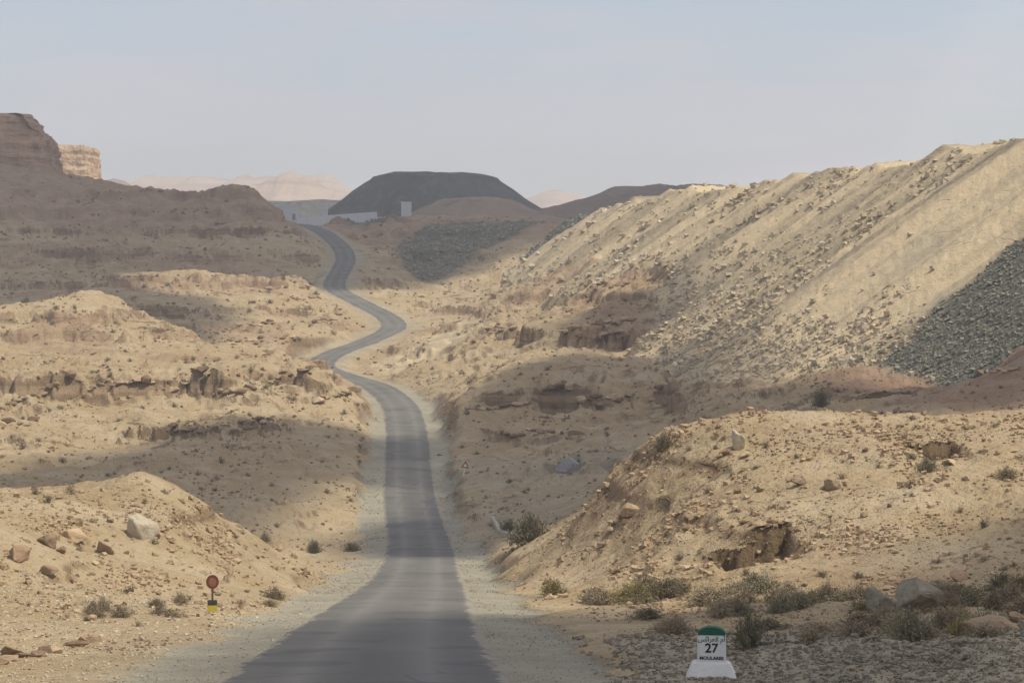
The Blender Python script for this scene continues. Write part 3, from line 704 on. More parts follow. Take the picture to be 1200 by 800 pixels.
# ---------------------------------------------------------------- buildings at the pass
def box(bm, x0, x1, y0, y1, z0, z1):
    vs = [bm.verts.new((x, y, z)) for z in (z0, z1) for y in (y0, y1) for x in (x0, x1)]
    for f in ((0, 2, 3, 1), (4, 5, 7, 6), (0, 1, 5, 4), (2, 6, 7, 3), (0, 4, 6, 2), (1, 3, 7, 5)): bm.faces.new([vs[i] for i in f])
def box_part(name, mat, parent, *b, bev=0.0):
    bm = bmesh.new(); box(bm, *b)
    if bev: bmesh.ops.bevel(bm, geom=bm.edges[:], offset=bev, segments=2, affect='EDGES')
    return from_bm(name, bm, mat, parent)
def block_house(label, px, pyb, d, w, h, dep, windows, door=None, rz=0.0, pyt=None):
    p = world_pt(px, pyb, d); r = empty('block_building', (p[0], p[1], p[2]), rz); tag(r, label, 'building', 'white buildings at the pass')
    box_part('wall', M['white'], r, -w/2, w/2, 0, dep, -4.0, h)
    box_part('roof_slab', M['stone_white'], r, -w/2-0.15, w/2+0.15, -0.15, dep+0.15, h, h+0.22)
    for wx, wz in windows:
        f = box_part('window', M['pane'], r, wx-0.4, wx+0.4, -0.03, 0.03, wz, wz+0.7); box_part('sill', M['stone_white'], f, wx-0.5, wx+0.5, -0.1, 0.0, wz-0.1, wz)
    if door: box_part('door', M['grey_sheet'], r, door-0.45, door+0.45, -0.03, 0.03, 0.0, 2.0)
    return r
block_house('wide pale blue-white building left of the parapet wall', 336, 258, 742, 6.2, 4.5, 5, [], 2.2)
block_house('narrow white tower standing behind the parapet wall', 380, 252, 752, 1.9, 3.4, 1.9, [])
block_house('small square white hut on the brown hillside', 476, 249.0, 886, 3.7, 3.7, 3.3, [])
# parapet wall in segments
wroot_p = world_pt(350, 262.5, 722); wr = empty('parapet_wall', wroot_p); tag(wr, 'long low white parapet wall along the road at the pass', 'wall')
a = Vector(world_pt(347, 260.5, 708)); b_ = Vector(world_pt(442, 255.0, 722)); NSEG = 8
for i in range(NSEG):
    p = a.lerp(b_, i/NSEG); q2 = a.lerp(b_, (i+1)/NSEG); dv = q2-p; L = dv.length-0.05
    o = box_part('wall_panel', M['white'], wr, 0, L, -0.2, 0.2, -4.0, 1.45+0.35*i/NSEG)
    o.location = p-Vector(wroot_p); o.rotation_euler = (0, -math.asin(dv.z/dv.length), math.atan2(dv.y, dv.x))

# ---------------------------------------------------------------- kilometre stone
def text_part(name, body, size, mat, parent, loc, ext=0.003, sx=1.0, bold=0.0):
    cu = bpy.data.curves.new(name, 'FONT'); cu.body = body; cu.size = size; cu.align_x = 'CENTER'; cu.align_y = 'CENTER'; cu.extrude = ext; cu.offset = bold
    tmp = bpy.data.objects.new(name, cu); C.objects.link(tmp); dg = bpy.context.evaluated_depsgraph_get()
    me = bpy.data.meshes.new_from_object(tmp.evaluated_get(dg)); bpy.data.objects.remove(tmp)
    me.materials.clear(); o = link(name, me, mat)
    o.parent = parent; o.location = loc; o.rotation_euler = (math.radians(90), 0, 0); o.scale = (sx, 1, 1)
    return o
ms = hit(834, 793, 40, 60); S = ms.y/45.0
ms.z = ground_z(ms.x, ms.y)-0.03
stone = empty('kilometre_stone', ms, math.radians(-6)); tag(stone, 'white kilometre stone with green cap reading 27 on the gravel verge', 'milestone')
W2, D2_, HB = 0.272, 0.13, 0.98
bm = bmesh.new()
prof = [(-W2, 0.30), (W2, 0.30), (W2*0.97, HB-0.15), (-W2*0.97, HB-0.15)]
fr = [bm.verts.new((x, -D2_, z)) for x, z in prof]; bk = [bm.verts.new((x, D2_, z)) for x, z in prof]
bm.faces.new(fr); bm.faces.new(bk[::-1])
for i in range(4): bm.faces.new((fr[i], bk[i], bk[(i+1) % 4], fr[(i+1) % 4]))
bmesh.ops.recalc_face_normals(bm, faces=bm.faces); bmesh.ops.bevel(bm, geom=bm.edges[:], offset=0.012, segments=2, affect='EDGES')
from_bm('stone_body', bm, M['stone_white'], stone)
bm = bmesh.new(); N_ = 14; fr = []; bk = []
for i in range(N_+1):
    t = math.pi*i/N_; x, z = -W2*0.955*math.cos(t), HB-0.15+0.002+0.15*math.sin(t)**0.85
    fr.append(bm.verts.new((x, -D2_+0.004, z))); bk.append(bm.verts.new((x, D2_-0.004, z)))
bm.faces.new(fr); bm.faces.new(bk[::-1])
for i in range(N_): bm.faces.new((fr[i], bk[i], bk[i+1], fr[i+1]))
bm.faces.new((fr[0], fr[-1], bk[-1], bk[0])); bmesh.ops.recalc_face_normals(bm, faces=bm.faces)
from_bm('cap', bm, M['green_paint'], stone)
bm = bmesh.new()
lo = [bm.verts.new((x, y, -0.25)) for x, y in ((-0.62, -0.36), (0.58, -0.36), (0.58, 0.36), (-0.62, 0.36))]
hi_ = [bm.verts.new((x, y, 0.325)) for x, y in ((-0.36, -0.19), (0.34, -0.19), (0.34, 0.19), (-0.36, 0.19))]
bm.faces.new(lo[::-1]); bm.faces.new(hi_)
for i in range(4): bm.faces.new((lo[i], lo[(i+1) % 4], hi_[(i+1) % 4], hi_[i]))
bmesh.ops.recalc_face_normals(bm, faces=bm.faces); bmesh.ops.bevel(bm, geom=bm.edges[:], offset=0.02, segments=2, affect='EDGES')
bmesh.ops.subdivide_edges(bm, edges=bm.edges[:], cuts=3, use_grid_fill=True)
for v in bm.verts: v.co += Vector(mnoise.noise_vector(v.co*5))*0.012
from_bm('plinth', bm, M['stone_white'], stone)
text_part('numeral', '27', 0.235, M['ink'], stone, (0.0, -D2_-0.002, 0.585), sx=1.05, bold=0.006)
text_part('place_name', 'MOULARES', 0.085, M['ink'], stone, (0.0, -D2_-0.002, 0.40), sx=1.06, bold=0.003)
arab = '\u0623\u0645 \u0627\u0644\u0639\u0631\u0627\u0626\u0633'
arab_shaped = '\ufeb1\ufe8b\ufe8d\ufead\ufecc\ufedf\ufe8d \ufee1\ufe83'     # the same word in joined letter forms, right to left
text_part('arabic_name', arab_shaped, 0.125, M['green_ink'], stone, (0.0, -D2_-0.002, 0.755), sx=1.0, bold=0.002)

# ---------------------------------------------------------------- round sign on the left verge
def cyl_part(name, mat, parent, r, z0, z1, n=12, r2=None):
    bm = bmesh.new(); bmesh.ops.create_cone(bm, cap_ends=True, segments=n, radius1=r, radius2=r if r2 is None else r2, depth=z1-z0)
    bmesh.ops.translate(bm, verts=bm.verts, vec=(0, 0, (z0+z1)/2)); return from_bm(name, bm, mat, parent)
def disc(name, mat, parent, r, y0, y1, z, n=28, sz=1.0):
    bm = bmesh.new(); bmesh.ops.create_cone(bm, cap_ends=True, segments=n, radius1=r, radius2=r, depth=y1-y0)
    bmesh.ops.rotate(bm, verts=bm.verts, matrix=Matrix.Rotation(math.radians(90), 3, 'X')); bmesh.ops.scale(bm, verts=bm.verts, vec=(1, 1, sz))
    bmesh.ops.translate(bm, verts=bm.verts, vec=(0, (y0+y1)/2, z)); return from_bm(name, bm, mat, parent)
sp = hit(249, 717, 60, 110); sp.z -= 0.02
k = px_m(sp)
sg = empty('round_sign', sp, math.radians(8)); tag(sg, 'small rusty red round sign on a post above a yellow and black block', 'road sign')
d_ = disc('sign_disc', M['rust'], sg, 6.9*k, -0.03, 0.0, 36*k, sz=1.12)
disc('rim', M['steel'], d_, 7.4*k, -0.001, 0.022, 36*k, sz=1.12)
disc('disc_centre', M['rust_pale'], d_, 4.6*k, -0.036, -0.0295, 36*k, sz=1.15)
cyl_part('post', M['steel'], sg, 0.035, 0.3, 36*k)
box_part('base_block', M['yellow'], sg, -5.6*k, 5.2*k, -0.15, 0.15, -0.12, 9.4*k, bev=0.012)
box_part('base_band', M['black_paint'], sg, -5.75*k, 5.35*k, -0.155, 0.155, 9.4*k+0.002, 14.5*k, bev=0.012)

# triangular sign leaning by the far right edge of the road
tp = hit(543, 557, 150, 330); k = px_m(tp)
ts_ = empty('triangular_sign', tp, math.radians(10)); ts_.rotation_euler = (0, math.radians(10), math.radians(10)); tag(ts_, 'red bordered triangular sign leaning beside the road', 'road sign')
cyl_part('post', M['sign_white'], ts_, 0.05, -0.2, 11*k)
def tri(name, mat, parent, r, y0, y1, z):
    bm = bmesh.new(); a = []; b = []
    for ang in (90, 210, 330):
        x, zz = r*math.cos(math.radians(ang)), z+r*math.sin(math.radians(ang)); a.append(bm.verts.new((x, y0, zz))); b.append(bm.verts.new((x, y1, zz)))
    bm.faces.new(a); bm.faces.new(b[::-1])
    for i in range(3): bm.faces.new((a[i], b[i], b[(i+1) % 3], a[(i+1) % 3]))
    bmesh.ops.recalc_face_normals(bm, faces=bm.faces); return from_bm(name, bm, mat, parent)
pl = tri('sign_plate', M['red_paint'], ts_, 5.8*k, -0.08, -0.055, 12*k); tri('sign_face', M['sign_white'], pl, 2.6*k, -0.09, -0.0795, 12*k)

# ---------------------------------------------------------------- rocks
def rock_mesh(seed, flat=0.7, sub=0, n=16, rough=0.0):
    r = random.Random(seed); bm = bmesh.new()
    for _ in range(n):
        v = Vector((r.gauss(0, 1), r.gauss(0, 1), r.gauss(0, 1))).normalized()*r.uniform(0.82, 1.05)
        bm.verts.new((v.x*0.5, v.y*r.uniform(0.36, 0.46), v.z*0.5*flat))
    res = bmesh.ops.convex_hull(bm, input=bm.verts[:])
    bmesh.ops.delete(bm, geom=[g for g in set(res['geom_interior']+res['geom_unused']) if isinstance(g, bmesh.types.BMVert)], context='VERTS')
    if sub:
        bmesh.ops.bevel(bm, geom=bm.edges[:], offset=0.02, segments=1, affect='EDGES')
        bmesh.ops.triangulate(bm, faces=bm.faces)
        bmesh.ops.subdivide_edges(bm, edges=bm.edges[:], cuts=sub, use_grid_fill=True)
        for v in bm.verts:
            p = v.co*4+Vector((seed*3.1, 0, 0)); v.co += Vector(mnoise.noise_vector(p))*rough+Vector(mnoise.noise_vector(p*3))*rough*0.4
    me = bpy.data.meshes.new('rock'); bm.normal_update(); bm.to_mesh(me); bm.free(); return me
def with_mat(me, mat): c = me.copy(); c.materials.clear(); c.materials.append(mat); return c
BIG = [rock_mesh(100+i, 0.75, 4, 12, 0.035) for i in range(8)]
SMALL = [rock_mesh(200+i, 0.7, 0, 13) for i in range(10)]
def place_rock(name, me, p, size, hfac=1.0, rz=None, sink=0.22, tilt=0.2):
    o = bpy.data.objects.new(name, me); C.objects.link(o); r = random
    o.scale = (size, size*r.uniform(0.8, 1.1), size*hfac)
    o.rotation_euler = (r.uniform(-tilt, tilt), r.uniform(-tilt, tilt), r.uniform(0, 6.28) if rz is None else rz)
    o.location = (p.x, p.y, p.z+size*hfac*(0.35-sink)); return o

# boulders one can tell apart: (pixel x, foot y, width in pixels, height factor, material, label, d-range)
BOULDERS = [
 (168, 631, 38, 1.5, 'rock_pale', 'large pale angular boulder high on the roadside mound', 60, 135),
 (58, 640, 30, 1.0, 'rock_tan', 'split tan boulder with a white top among rocks on the mound', 60, 135),
 (88, 632, 36, 0.85, 'rock_tan', 'orange-tan boulder beside the split boulder on the mound', 60, 135),
 (20, 655, 34, 0.85, 'rock_brown', 'squat brown boulder at the lower end of the mound rocks', 60, 135),
 (57, 672, 24, 0.9, 'rock_brown', 'dark brown wedge-shaped rock below the mound boulders', 60, 135),
 (72, 648, 13, 1.0, 'rock_brown', 'small brown rock between two boulders on the mound', 60, 135),
 (122, 648, 30, 0.9, 'rock_tan', 'cracked tan rock cluster below the pale mound boulder', 60, 135),
 (182, 632, 13, 1.0, 'rock_brown', 'small dark rock tucked against the large pale boulder', 60, 135),
 (866, 524, 30, 1.6, 'rock_pale', 'upright white boulder on the crest of the slope', 90, 140),
 (852, 533, 15, 0.8, 'rock_brown', 'dark rock at the foot of the upright white boulder', 90, 140),
 (872, 537, 20, 0.7, 'rock_tan', 'flat tan rock just below the upright white boulder', 90, 140),
 (737, 606, 32, 0.8, 'rock_tan', 'rounded tan boulder on the left flank of the sandy slope', 90, 150),
 (1078, 716, 64, 1.25, 'rock_grey', 'massive grey boulder with flat pale top behind the verge', 50, 100),
 (1030, 718, 50, 1.1, 'rock_grey', 'lower greenish grey boulder leaning on the massive one', 50, 100),
 (1122, 680, 26, 1.0, 'rock_brown', 'square brown rock uphill of the massive grey boulder', 60, 110),
 (1150, 738, 80, 0.35, 'rock_tan', 'long flat tan slab lying on the right verge', 50, 90),
 (1192, 728, 22, 1.0, 'rock_brown', 'dark brown rock at the end of the flat slab', 50, 90),
 (864, 578, 14, 0.9, 'rock_brown', 'small brown block halfway down the right-hand slope', 80, 140),
 (975, 572, 26, 0.9, 'rock_tan', 'jagged tan rock with a shaded face on the right-hand slope', 80, 140),
 (938, 568, 22, 0.7, 'rock_tan', 'low tan ledge rock left of the jagged one', 80, 140),
 (1112, 545, 20, 0.8, 'rock_tan', 'tan rock over the small cut hollow', 80, 140),
 (684, 605, 12, 0.9, 'rock_pale', 'small pale stone at the corner of the right-hand slope', 100, 160),
 (14, 768, 34, 0.7, 'rock_brown', 'brown overhanging ledge rock on the left verge', 42, 80),
 (62, 765, 22, 0.9, 'rock_tan', 'tilted tan slab on the left verge ledge', 42, 80),
 (100, 752, 20, 0.75, 'rock_tan', 'low tan rock at the end of the verge ledge', 42, 80),
 (108, 727, 22, 0.6, 'rock_tan', 'flat tan stone on the sand below the mound', 50, 100),
 (578, 352, 10, 1.5, 'rock_brown', 'dark upright rock at the foot of the spoil bank', 400, 640),
 (1117, 204, 8, 1.6, 'rock_pale', 'tall pale block near the top of the spoil bank', 250, 400),
 (1096, 190, 8, 0.9, 'rock_pale', 'pale round block on the spoil bank skyline', 250, 400),
 (515, 534, 7, 0.8, 'rock_pale', 'white painted stone at the right road edge', 200, 330),
 (112, 662, 12, 0.9, 'rock_tan', 'small tan block under the cracked rock cluster', 60, 135),
 (382, 664, 7, 0.9, 'rock_pale', 'small white stone by green shrubs left of the road', 110, 240),
]
for i, (px, py, w, hf, mt, lb, d0, d1) in enumerate(BOULDERS):
    p = hit(px, py, d0, d1)
    if p is None: p = hit(px, py)
    if p is None: continue
    o = place_rock('boulder', with_mat(BIG[i % len(BIG)], M[mt]), p, w*px_m(p)*1.22, hf, sink=0.22)
    tag(o, lb, 'rock', 'boulders on the slopes')

MARKS = {}
for nm, px, py, d0, d1 in (('the upright white boulder', 866, 523, 90, 140), ('the big cut bank', 888, 650, 80, 110), ('the small cut hollow', 1105, 556, 80, 140), ('the massive grey boulder', 1078, 716, 50, 100), ('the rounded flank boulder', 737, 606, 90, 150), ('the jagged slope rock', 975, 572, 80, 140),
                           ('the large pale mound boulder', 168, 631, 60, 135), ('the split tan boulder', 58, 640, 60, 135), ('the round sign', 249, 717, 60, 110), ('the toe of the mound', 370, 680, 80, 130), ('the kilometre stone', 834, 793, 40, 60), ('the flat verge slab', 1150, 738, 50, 90), ('the yellow-olive bush', 648, 697, 70, 140)):
    q_ = hit(px, py, d0, d1)
    if q_: MARKS[nm] = q_
def near(p): return min(MARKS, key=lambda n_: (MARKS[n_]-p).length)
# pools of visible ground points
rr, cc = np.nonzero(SEEN); dd = RD[rr]
wgt = dd*dd*np.gradient(np.log(RD))[rr]                     # plan area of each grid point
pts = np.stack([X[rr, cc], Y[rr, cc], Z[rr, cc]], -1); pyv = PYG[rr, cc]; pxv = CX+F*np.tan(TH[cc])
tal = TAL[rr, cc]; shm = m_sh[rr, cc]; bedm = bed[rr, cc]; drm = DR[rr, cc]; dkm = m_dark[rr, cc]
scrn = np.gradient(PYG, axis=0)[rr, cc]; scrn = np.clip(-scrn, 0.02, 8)      # rows spread by how much of the picture they take
clump = fbm(pts[:, 0]/12, pts[:, 1]/12, 140, 3)
def pick(n, mask, weight=None):
    idx = np.nonzero(mask)[0]
    if not len(idx): return idx
    w = (weight if weight is not None else scrn)[idx]; w = w/w.sum()
    return RNG.choice(idx, size=min(n, len(idx)), replace=False, p=w)
frame = (pxv > 2) & (pxv < 1198) & (pyv < 795)
SMALL_M = {k: [with_mat(m_, M[k]) for m_ in SMALL] for k in ('rock_tan', 'rock_brown', 'rock_pale', 'spoil', 'rubble', 'rock_grey')}
def scatter_rocks(n, mask, smin, smax, mats, label, group, name='rock', weight=None):
    for i in pick(n, mask, weight):
        p = Vector(pts[i]); s = random.uniform(smin, smax)*(0.7+0.6*random.random()**3)*px_m(p)
        mk = random.choice(mats); o = place_rock(name, random.choice(SMALL_M[mk]), p, s, random.uniform(0.7, 1.1), sink=0.2)
        cw = {'spoil': 'tan', 'rock_pale': 'whitish', 'rock_tan': 'tan', 'rock_brown': 'dark brown'}[mk]
        tag(o, label.replace('COLOUR', cw)+(' near '+near(p) if p.y < 140 else ''), 'rock', group)
calm = frame & (bedm < 0.2)
toe = np.exp(-((pts[:, 2]+3)/7)**2)
scatter_rocks(95, calm & (tal > 0.6) & (dkm < 0.6) & (dd < 420) & ((dd > 308) | (pts[:, 2] < 0)), 6, 11, ['spoil', 'spoil', 'rock_pale'], 'COLOUR broken block tumbled down the sunlit spoil bank', 'blocks on the spoil bank', weight=scrn*(0.15+toe))
scatter_rocks(40, calm & (tal > 0.6) & (dkm < 0.6) & (dd > 420), 5, 8, ['spoil', 'rock_pale'], 'COLOUR broken block on the far left end of the spoil bank', 'blocks on the far spoil bank')
scatter_rocks(85, calm & (tal < 0.2) & (dd < 140) & (pts[:, 0] > 0) & (dd > 75), 5, 15, ['rock_tan', 'rock_brown'], 'small COLOUR rock strewn on the right-hand slope', 'rocks on the right-hand slope', weight=scrn*(0.05+np.clip(fbm(pts[:, 0]/5, pts[:, 1]/8, 144, 3), 0, 1)**1.6))
scatter_rocks(75, calm & (dd < 130) & (pts[:, 0] < 0) & (dd > 70), 5, 15, ['rock_tan', 'rock_brown', 'rock_tan'], 'small COLOUR rock strewn on the left mound', 'rocks on the left mound', weight=scrn*(0.05+np.clip(fbm(pts[:, 0]/5, pts[:, 1]/8, 144, 3), 0, 1)**1.6))

# outcropping ledges: rows of blocks along the hard layers
LEDGES = [
 ('long brown broken ledge across the bench left of the road', [(0,480),(40,468),(100,456),(150,452),(200,457),(270,462),(300,458)], 11, 270, 330),
 ('short dark ledge near the upper end of the left bench', [(315,450),(340,442),(367,436)], 10, 280, 350),
 ('brown ledge capping the nose beside the road bend', [(372,474),(395,466),(424,458)], 12, 270, 350),
 ('low ledge below the bench at the valley side', [(196,508),(240,503),(290,500),(322,490)], 9, 240, 310),
 ('small rusty ledge low on the left hillside', [(0,500),(22,497),(42,494)], 11, 240, 320),
 ('flat caprock ledge on the spur above the switchback', [(296,343),(330,338),(372,334)], 9, 470, 570),
 ('second ledge under the caprock of the spur', [(335,352),(376,350)], 8, 440, 560),
 ('ledge low on the spur close to the switchback', [(364,382),(400,372)], 8, 420, 540),
 ('thin ledge across the shaded face of the spur', [(262,387),(320,381)], 7, 390, 540),
 ('lowest ledge at the foot of the spur', [(270,402),(345,396)], 7, 380, 540),
 ('thick brown ledge across the shaded hill right of the road', [(552,482),(600,478),(635,474),(672,469),(702,476),(742,468),(782,470)], 12, 260, 330),
 ('scattered ledge low on the shaded hill', [(588,514),(650,506)], 9, 230, 300),
 ('layered outcrop low on the middle hill', [(658,400),(700,401),(748,404)], 11, 340, 420),
 ('upper ledge of the layered outcrop', [(690,378),(745,377)], 8, 350, 430),
 ('thin ledge right of the layered outcrop', [(755,396),(802,396)], 8, 340, 420),
 ('low ledge under the sand cone', [(672,337),(738,335)], 7, 390, 470),
 ('short ledge on the sunlit flank of the middle hill', [(572,389),(608,388)], 8, 370, 470),
 ('red-brown ledge along the reddish ridge', [(1004,492),(1040,486),(1082,488)], 10, 190, 240),
 ('dark ledge under the reddish mound by the spoil toe', [(1140,440),(1200,432)], 11, 200, 260),
 ('crumbling tan ledge along the left verge', [(0, 778), (40, 766), (75, 760), (122, 748)], 22, 42, 80),
 ('brown ledge at the back of the big cut bank', [(838,622),(870,614),(910,618),(940,628)], 12, 80, 110),
]
LB = [rock_mesh(400+i, 0.62, 0, 15) for i in range(7)]; LBM = {k_: [with_mat(m_, M[k_]) for m_ in LB] for k_ in ('rock_brown', 'rock_tan')}
for lb, line, w, d0, d1 in LEDGES:
    ps = []
    x_ = line[0][0]
    while x_ < line[-1][0]:
        y_ = float(np.interp(x_, [l[0] for l in line], [l[1] for l in line]))+random.gauss(0, 1.6)
        if random.random() < 0.85:
            p = hit(min(max(x_, 1), 1199), y_, d0, d1)
            if p: ps.append((p, w*random.uniform(0.5, 1.35)))
        x_ += w*random.uniform(0.35, 0.95)
    if not ps: continue
    root = empty('rock_ledge', ps[0][0]); tag(root, lb, 'rock ledge', 'rock ledges on the hills')
    for p, sz in ps:
        o = place_rock('ledge_block', random.choice(LBM[random.choice(['rock_brown', 'rock_brown', 'rock_tan'])]), p, 1.35*sz*px_m(p), random.uniform(0.5, 0.95), rz=random.uniform(-0.4, 0.4), sink=0.25, tilt=0.12)
        o.location -= root.location; o.parent = root

# masses of small stones that no one could count
def stone_mass(name, label, idx, smin, smax, mat, parent=None, jitter=0.5, power=2.0):
    base = np.array([[sx, sy, sz] for sz in (-1, 1) for sy in (-1, 1) for sx in (-1, 1)], np.float32)*0.5
    fcs = np.array([[0, 2, 3, 1], [4, 5, 7, 6], [0, 1, 5, 4], [2, 6, 7, 3], [0, 4, 6, 2], [1, 3, 7, 5]])
    n_ = len(idx); c0 = pts[idx]
    s = (smin+(smax-smin)*RNG.random(n_)**power)*c0[:, 1]/F
    a = RNG.random(n_)*6.28; B = base[None]*(1+RNG.uniform(-0.55, 0.25, (n_, 8, 3)))
    B = B*s[:, None, None]*np.array([1.0, 0.85, 0.7]); ca_, sa = np.cos(a)[:, None], np.sin(a)[:, None]
    tl = RNG.uniform(-0.5, 0.5, n_)[:, None]; ct, st = np.cos(tl), np.sin(tl)
    y1 = B[..., 1]*ct-B[..., 2]*st; z1 = B[..., 1]*st+B[..., 2]*ct
    x2 = B[..., 0]*ca_-y1*sa; y2 = B[..., 0]*sa+y1*ca_
    j = RNG.uniform(-1, 1, (n_, 2))*jitter*s[:, None]
    V = np.stack([x2+c0[:, 0:1]+j[:, 0:1], y2+c0[:, 1:2]+j[:, 1:2], z1+c0[:, 2:3]+0.12*s[:, None]], -1).reshape(-1, 3)
    Fq = (fcs[None]+8*np.arange(n_)[:, None, None]).reshape(-1, 4)
    o = link(name, np_mesh(name, V, Fq, False), mat, parent); return tag(o, label, kind='stuff')
stone_mass('rubble', 'pale rubble covering the sunlit spoil bank', pick(4200, (tal > 0.5) & (dkm < 0.6), scrn*(0.04+1.1*toe+1.6*np.clip(clump, 0, 1)**1.5)*np.where(dd < 308, 0.015+sstep(1.5, -5.0, pts[:, 2]+4*clump), 1.0)), 1.2, 8.0, M['spoil'], power=2.5)
stone_mass('rubble', 'dark grey rubble on the shaded end of the spoil bank', pick(7000, ((tal > 0.5) | (dd > 565)) & (dkm >= 0.6) & ((dd < 292) | (dd > 565)) & (bedm < 0.2)), 1.5, 5.5, M['spoil_dark'], power=2.2)
stone_mass('gravel', 'grey rubble along the right verge by the kilometre stone', pick(9000, (pts[:, 0] > 1.6) & (dd < 62) & (shm > 0.2) & (drm > 2.7), scrn*np.where(bedm > 0.6, 0.12, 1.0)*(0.3+np.clip(fbm(pts[:, 0]/1.5, pts[:, 1]/3, 170, 3), 0, 2))), 1.2, 9.0, M['rubble'], power=4)
stone_mass('gravel', 'loose grit along the road shoulders', pick(5000, (bedm > 0.4) & (drm > 2.75) & (dd < 260), scrn*(0.1+np.clip(clump, 0, 1))), 0.6, 2.0, M['rubble'], power=2.5)
stone_mass('gravel', 'stones and clods on the left verge', pick(5000, (pts[:, 0] < -3) & (dd < 90) & (drm > 2.7), scrn*np.where(bedm > 0.6, 0.2, 1.0)), 1.2, 4.5, M['spoil'], power=3)
stone_mass('gravel', 'loose small stones over the desert slopes', pick(8000, (tal < 0.3) & (bedm < 0.5) & (dd < 620), scrn*(0.03+np.clip(clump, 0, 1)**2)), 1.0, 4.2, M['rock_tan'], power=2.5)
stone_mass('gravel', 'rubble on the near slopes either side of the road', pick(5000, (dd > 75) & (dd < 140) & (bedm < 0.3), scrn*(0.02+np.clip(fbm(pts[:, 0]/4, pts[:, 1]/7, 146, 4), 0, 1)**1.5)), 1.5, 8.5, M['rock_tan'], power=3)
stone_mass('gravel', 'brown stones under the ledges of the slopes', pick(6000, (tal < 0.3) & (bedm < 0.5) & (dd < 740), scrn*(0.01+np.clip(-clump, 0, 1)**2.5)), 1.0, 4.5, M['rock_brown'], power=2.5)

# ---------------------------------------------------------------- shrubs
def shrub_mesh(seed, n=150, spread=0.75, flatness=0.75, leaf=0.05, leaves=4):
    r = np.random.default_rng(seed); V = []; Fc = []
    for i in range(n):
        az = r.random()*6.283; el = math.radians(12+75*r.random()**0.8); L = (0.55+0.45*r.random())*0.62
        dx, dy, dz = math.cos(az)*math.cos(el), math.sin(az)*math.cos(el), math.sin(el)
        base = np.array([r.normal()*0.07, r.normal()*0.07, -0.03]); p = base; w = 0.010
        d = np.array([dx*spread/0.62, dy*spread/0.62, dz*flatness]); sd = np.cross(d, r.normal(size=3)); sd /= np.linalg.norm(sd)
        prev = None
        for k in range(4):
            t = k/3; q = base+d*L*t+np.array([0, 0, -0.10*t*t])*r.random()+r.normal(size=3)*0.012*t
            a = len(V); V += [q-sd*w*(1-0.6*t), q+sd*w*(1-0.6*t)]
            if k: Fc.append((a-2, a-1, a+1, a))
            if k:
                for _ in range(leaves):
                    c_ = q+r.normal(size=3)*0.035; u_ = r.normal(size=3); u_ /= np.linalg.norm(u_); v_ = np.cross(u_, r.normal(size=3)); v_ /= np.linalg.norm(v_)
                    s = leaf*(0.5+r.random()); a = len(V); V += [c_-u_*s, c_+v_*s*0.35, c_+u_*s, c_-v_*s*0.35]; Fc.append((a, a+1, a+2, a+3))
    return np_mesh('shrub', np.array(V), np.array(Fc), False)
SHR = [shrub_mesh(300+i, 190, leaf=0.028, leaves=5) for i in range(5)]
TUFT = [shrub_mesh(320+i, 40, leaf=0.05, leaves=3) for i in range(4)]
def mset(ms_, key): return [with_mat(m_, M[key]) for m_ in ms_]
SH = {k: mset(SHR, k) for k in ('twig', 'olive', 'green')}; TU = {k: mset(TUFT, k) for k in ('twig', 'green', 'olive')}
def place_shrub(me, p, w, h, label, group, name='shrub'):
    o = bpy.data.objects.new(name, me); C.objects.link(o); o.location = (p.x, p.y, p.z-0.02*w)
    o.scale = (w/1.35, w/1.35, h/0.5); o.rotation_euler = (0, 0, random.uniform(0, 6.28)); return tag(o, label, 'shrub', group)
NAMED = [  # pixel x, foot y, width, height in pixels, kind, label, d-range
 (648, 697, 40, 24, 'olive', 'round yellow-olive bush at the foot of the right-hand slope', 70, 140),
 (620, 640, 62, 48, 'green', 'large grey-green bush in the dip right of the road', 150, 230),
 (596, 622, 26, 18, 'green', 'smaller grey-green bush beside the bent white slab', 150, 230),
 (412, 646, 28, 14, 'green', 'flat green bush on the left shoulder of the dip', 130, 250),
 (368, 648, 24, 20, 'green', 'green bush farther from the road in the left gully', 130, 250),
 (962, 477, 28, 24, 'green', 'dark green bush alone on the shaded valley floor', 180, 330),
 (778, 528, 34, 26, 'twig', 'bare brown bush on the edge of the slope crest', 90, 140),
 (1086, 552, 34, 22, 'green', 'olive-grey bush above the small cut hollow', 80, 140),
 (1180, 560, 38, 18, 'twig', 'low spiny bush right of the small cut hollow', 80, 140),
 (878, 760, 50, 58, 'green', 'tall dark bush right behind the kilometre stone', 50, 90),
 (310, 635, 16, 14, 'twig', 'brown tuft in the gully behind the roadside mound', 130, 260),
 (1065, 752, 70, 50, 'green', 'dark dense bush in front of the massive grey boulder', 46, 80),
]
for px, py, w, h, kd, lb, d0, d1 in NAMED:
    p = hit(px, py, d0, d1) or hit(px, py)
    if p: place_shrub(random.choice(SH[kd]), p, w*px_m(p), h*px_m(p), lb, 'shrubs by the road')
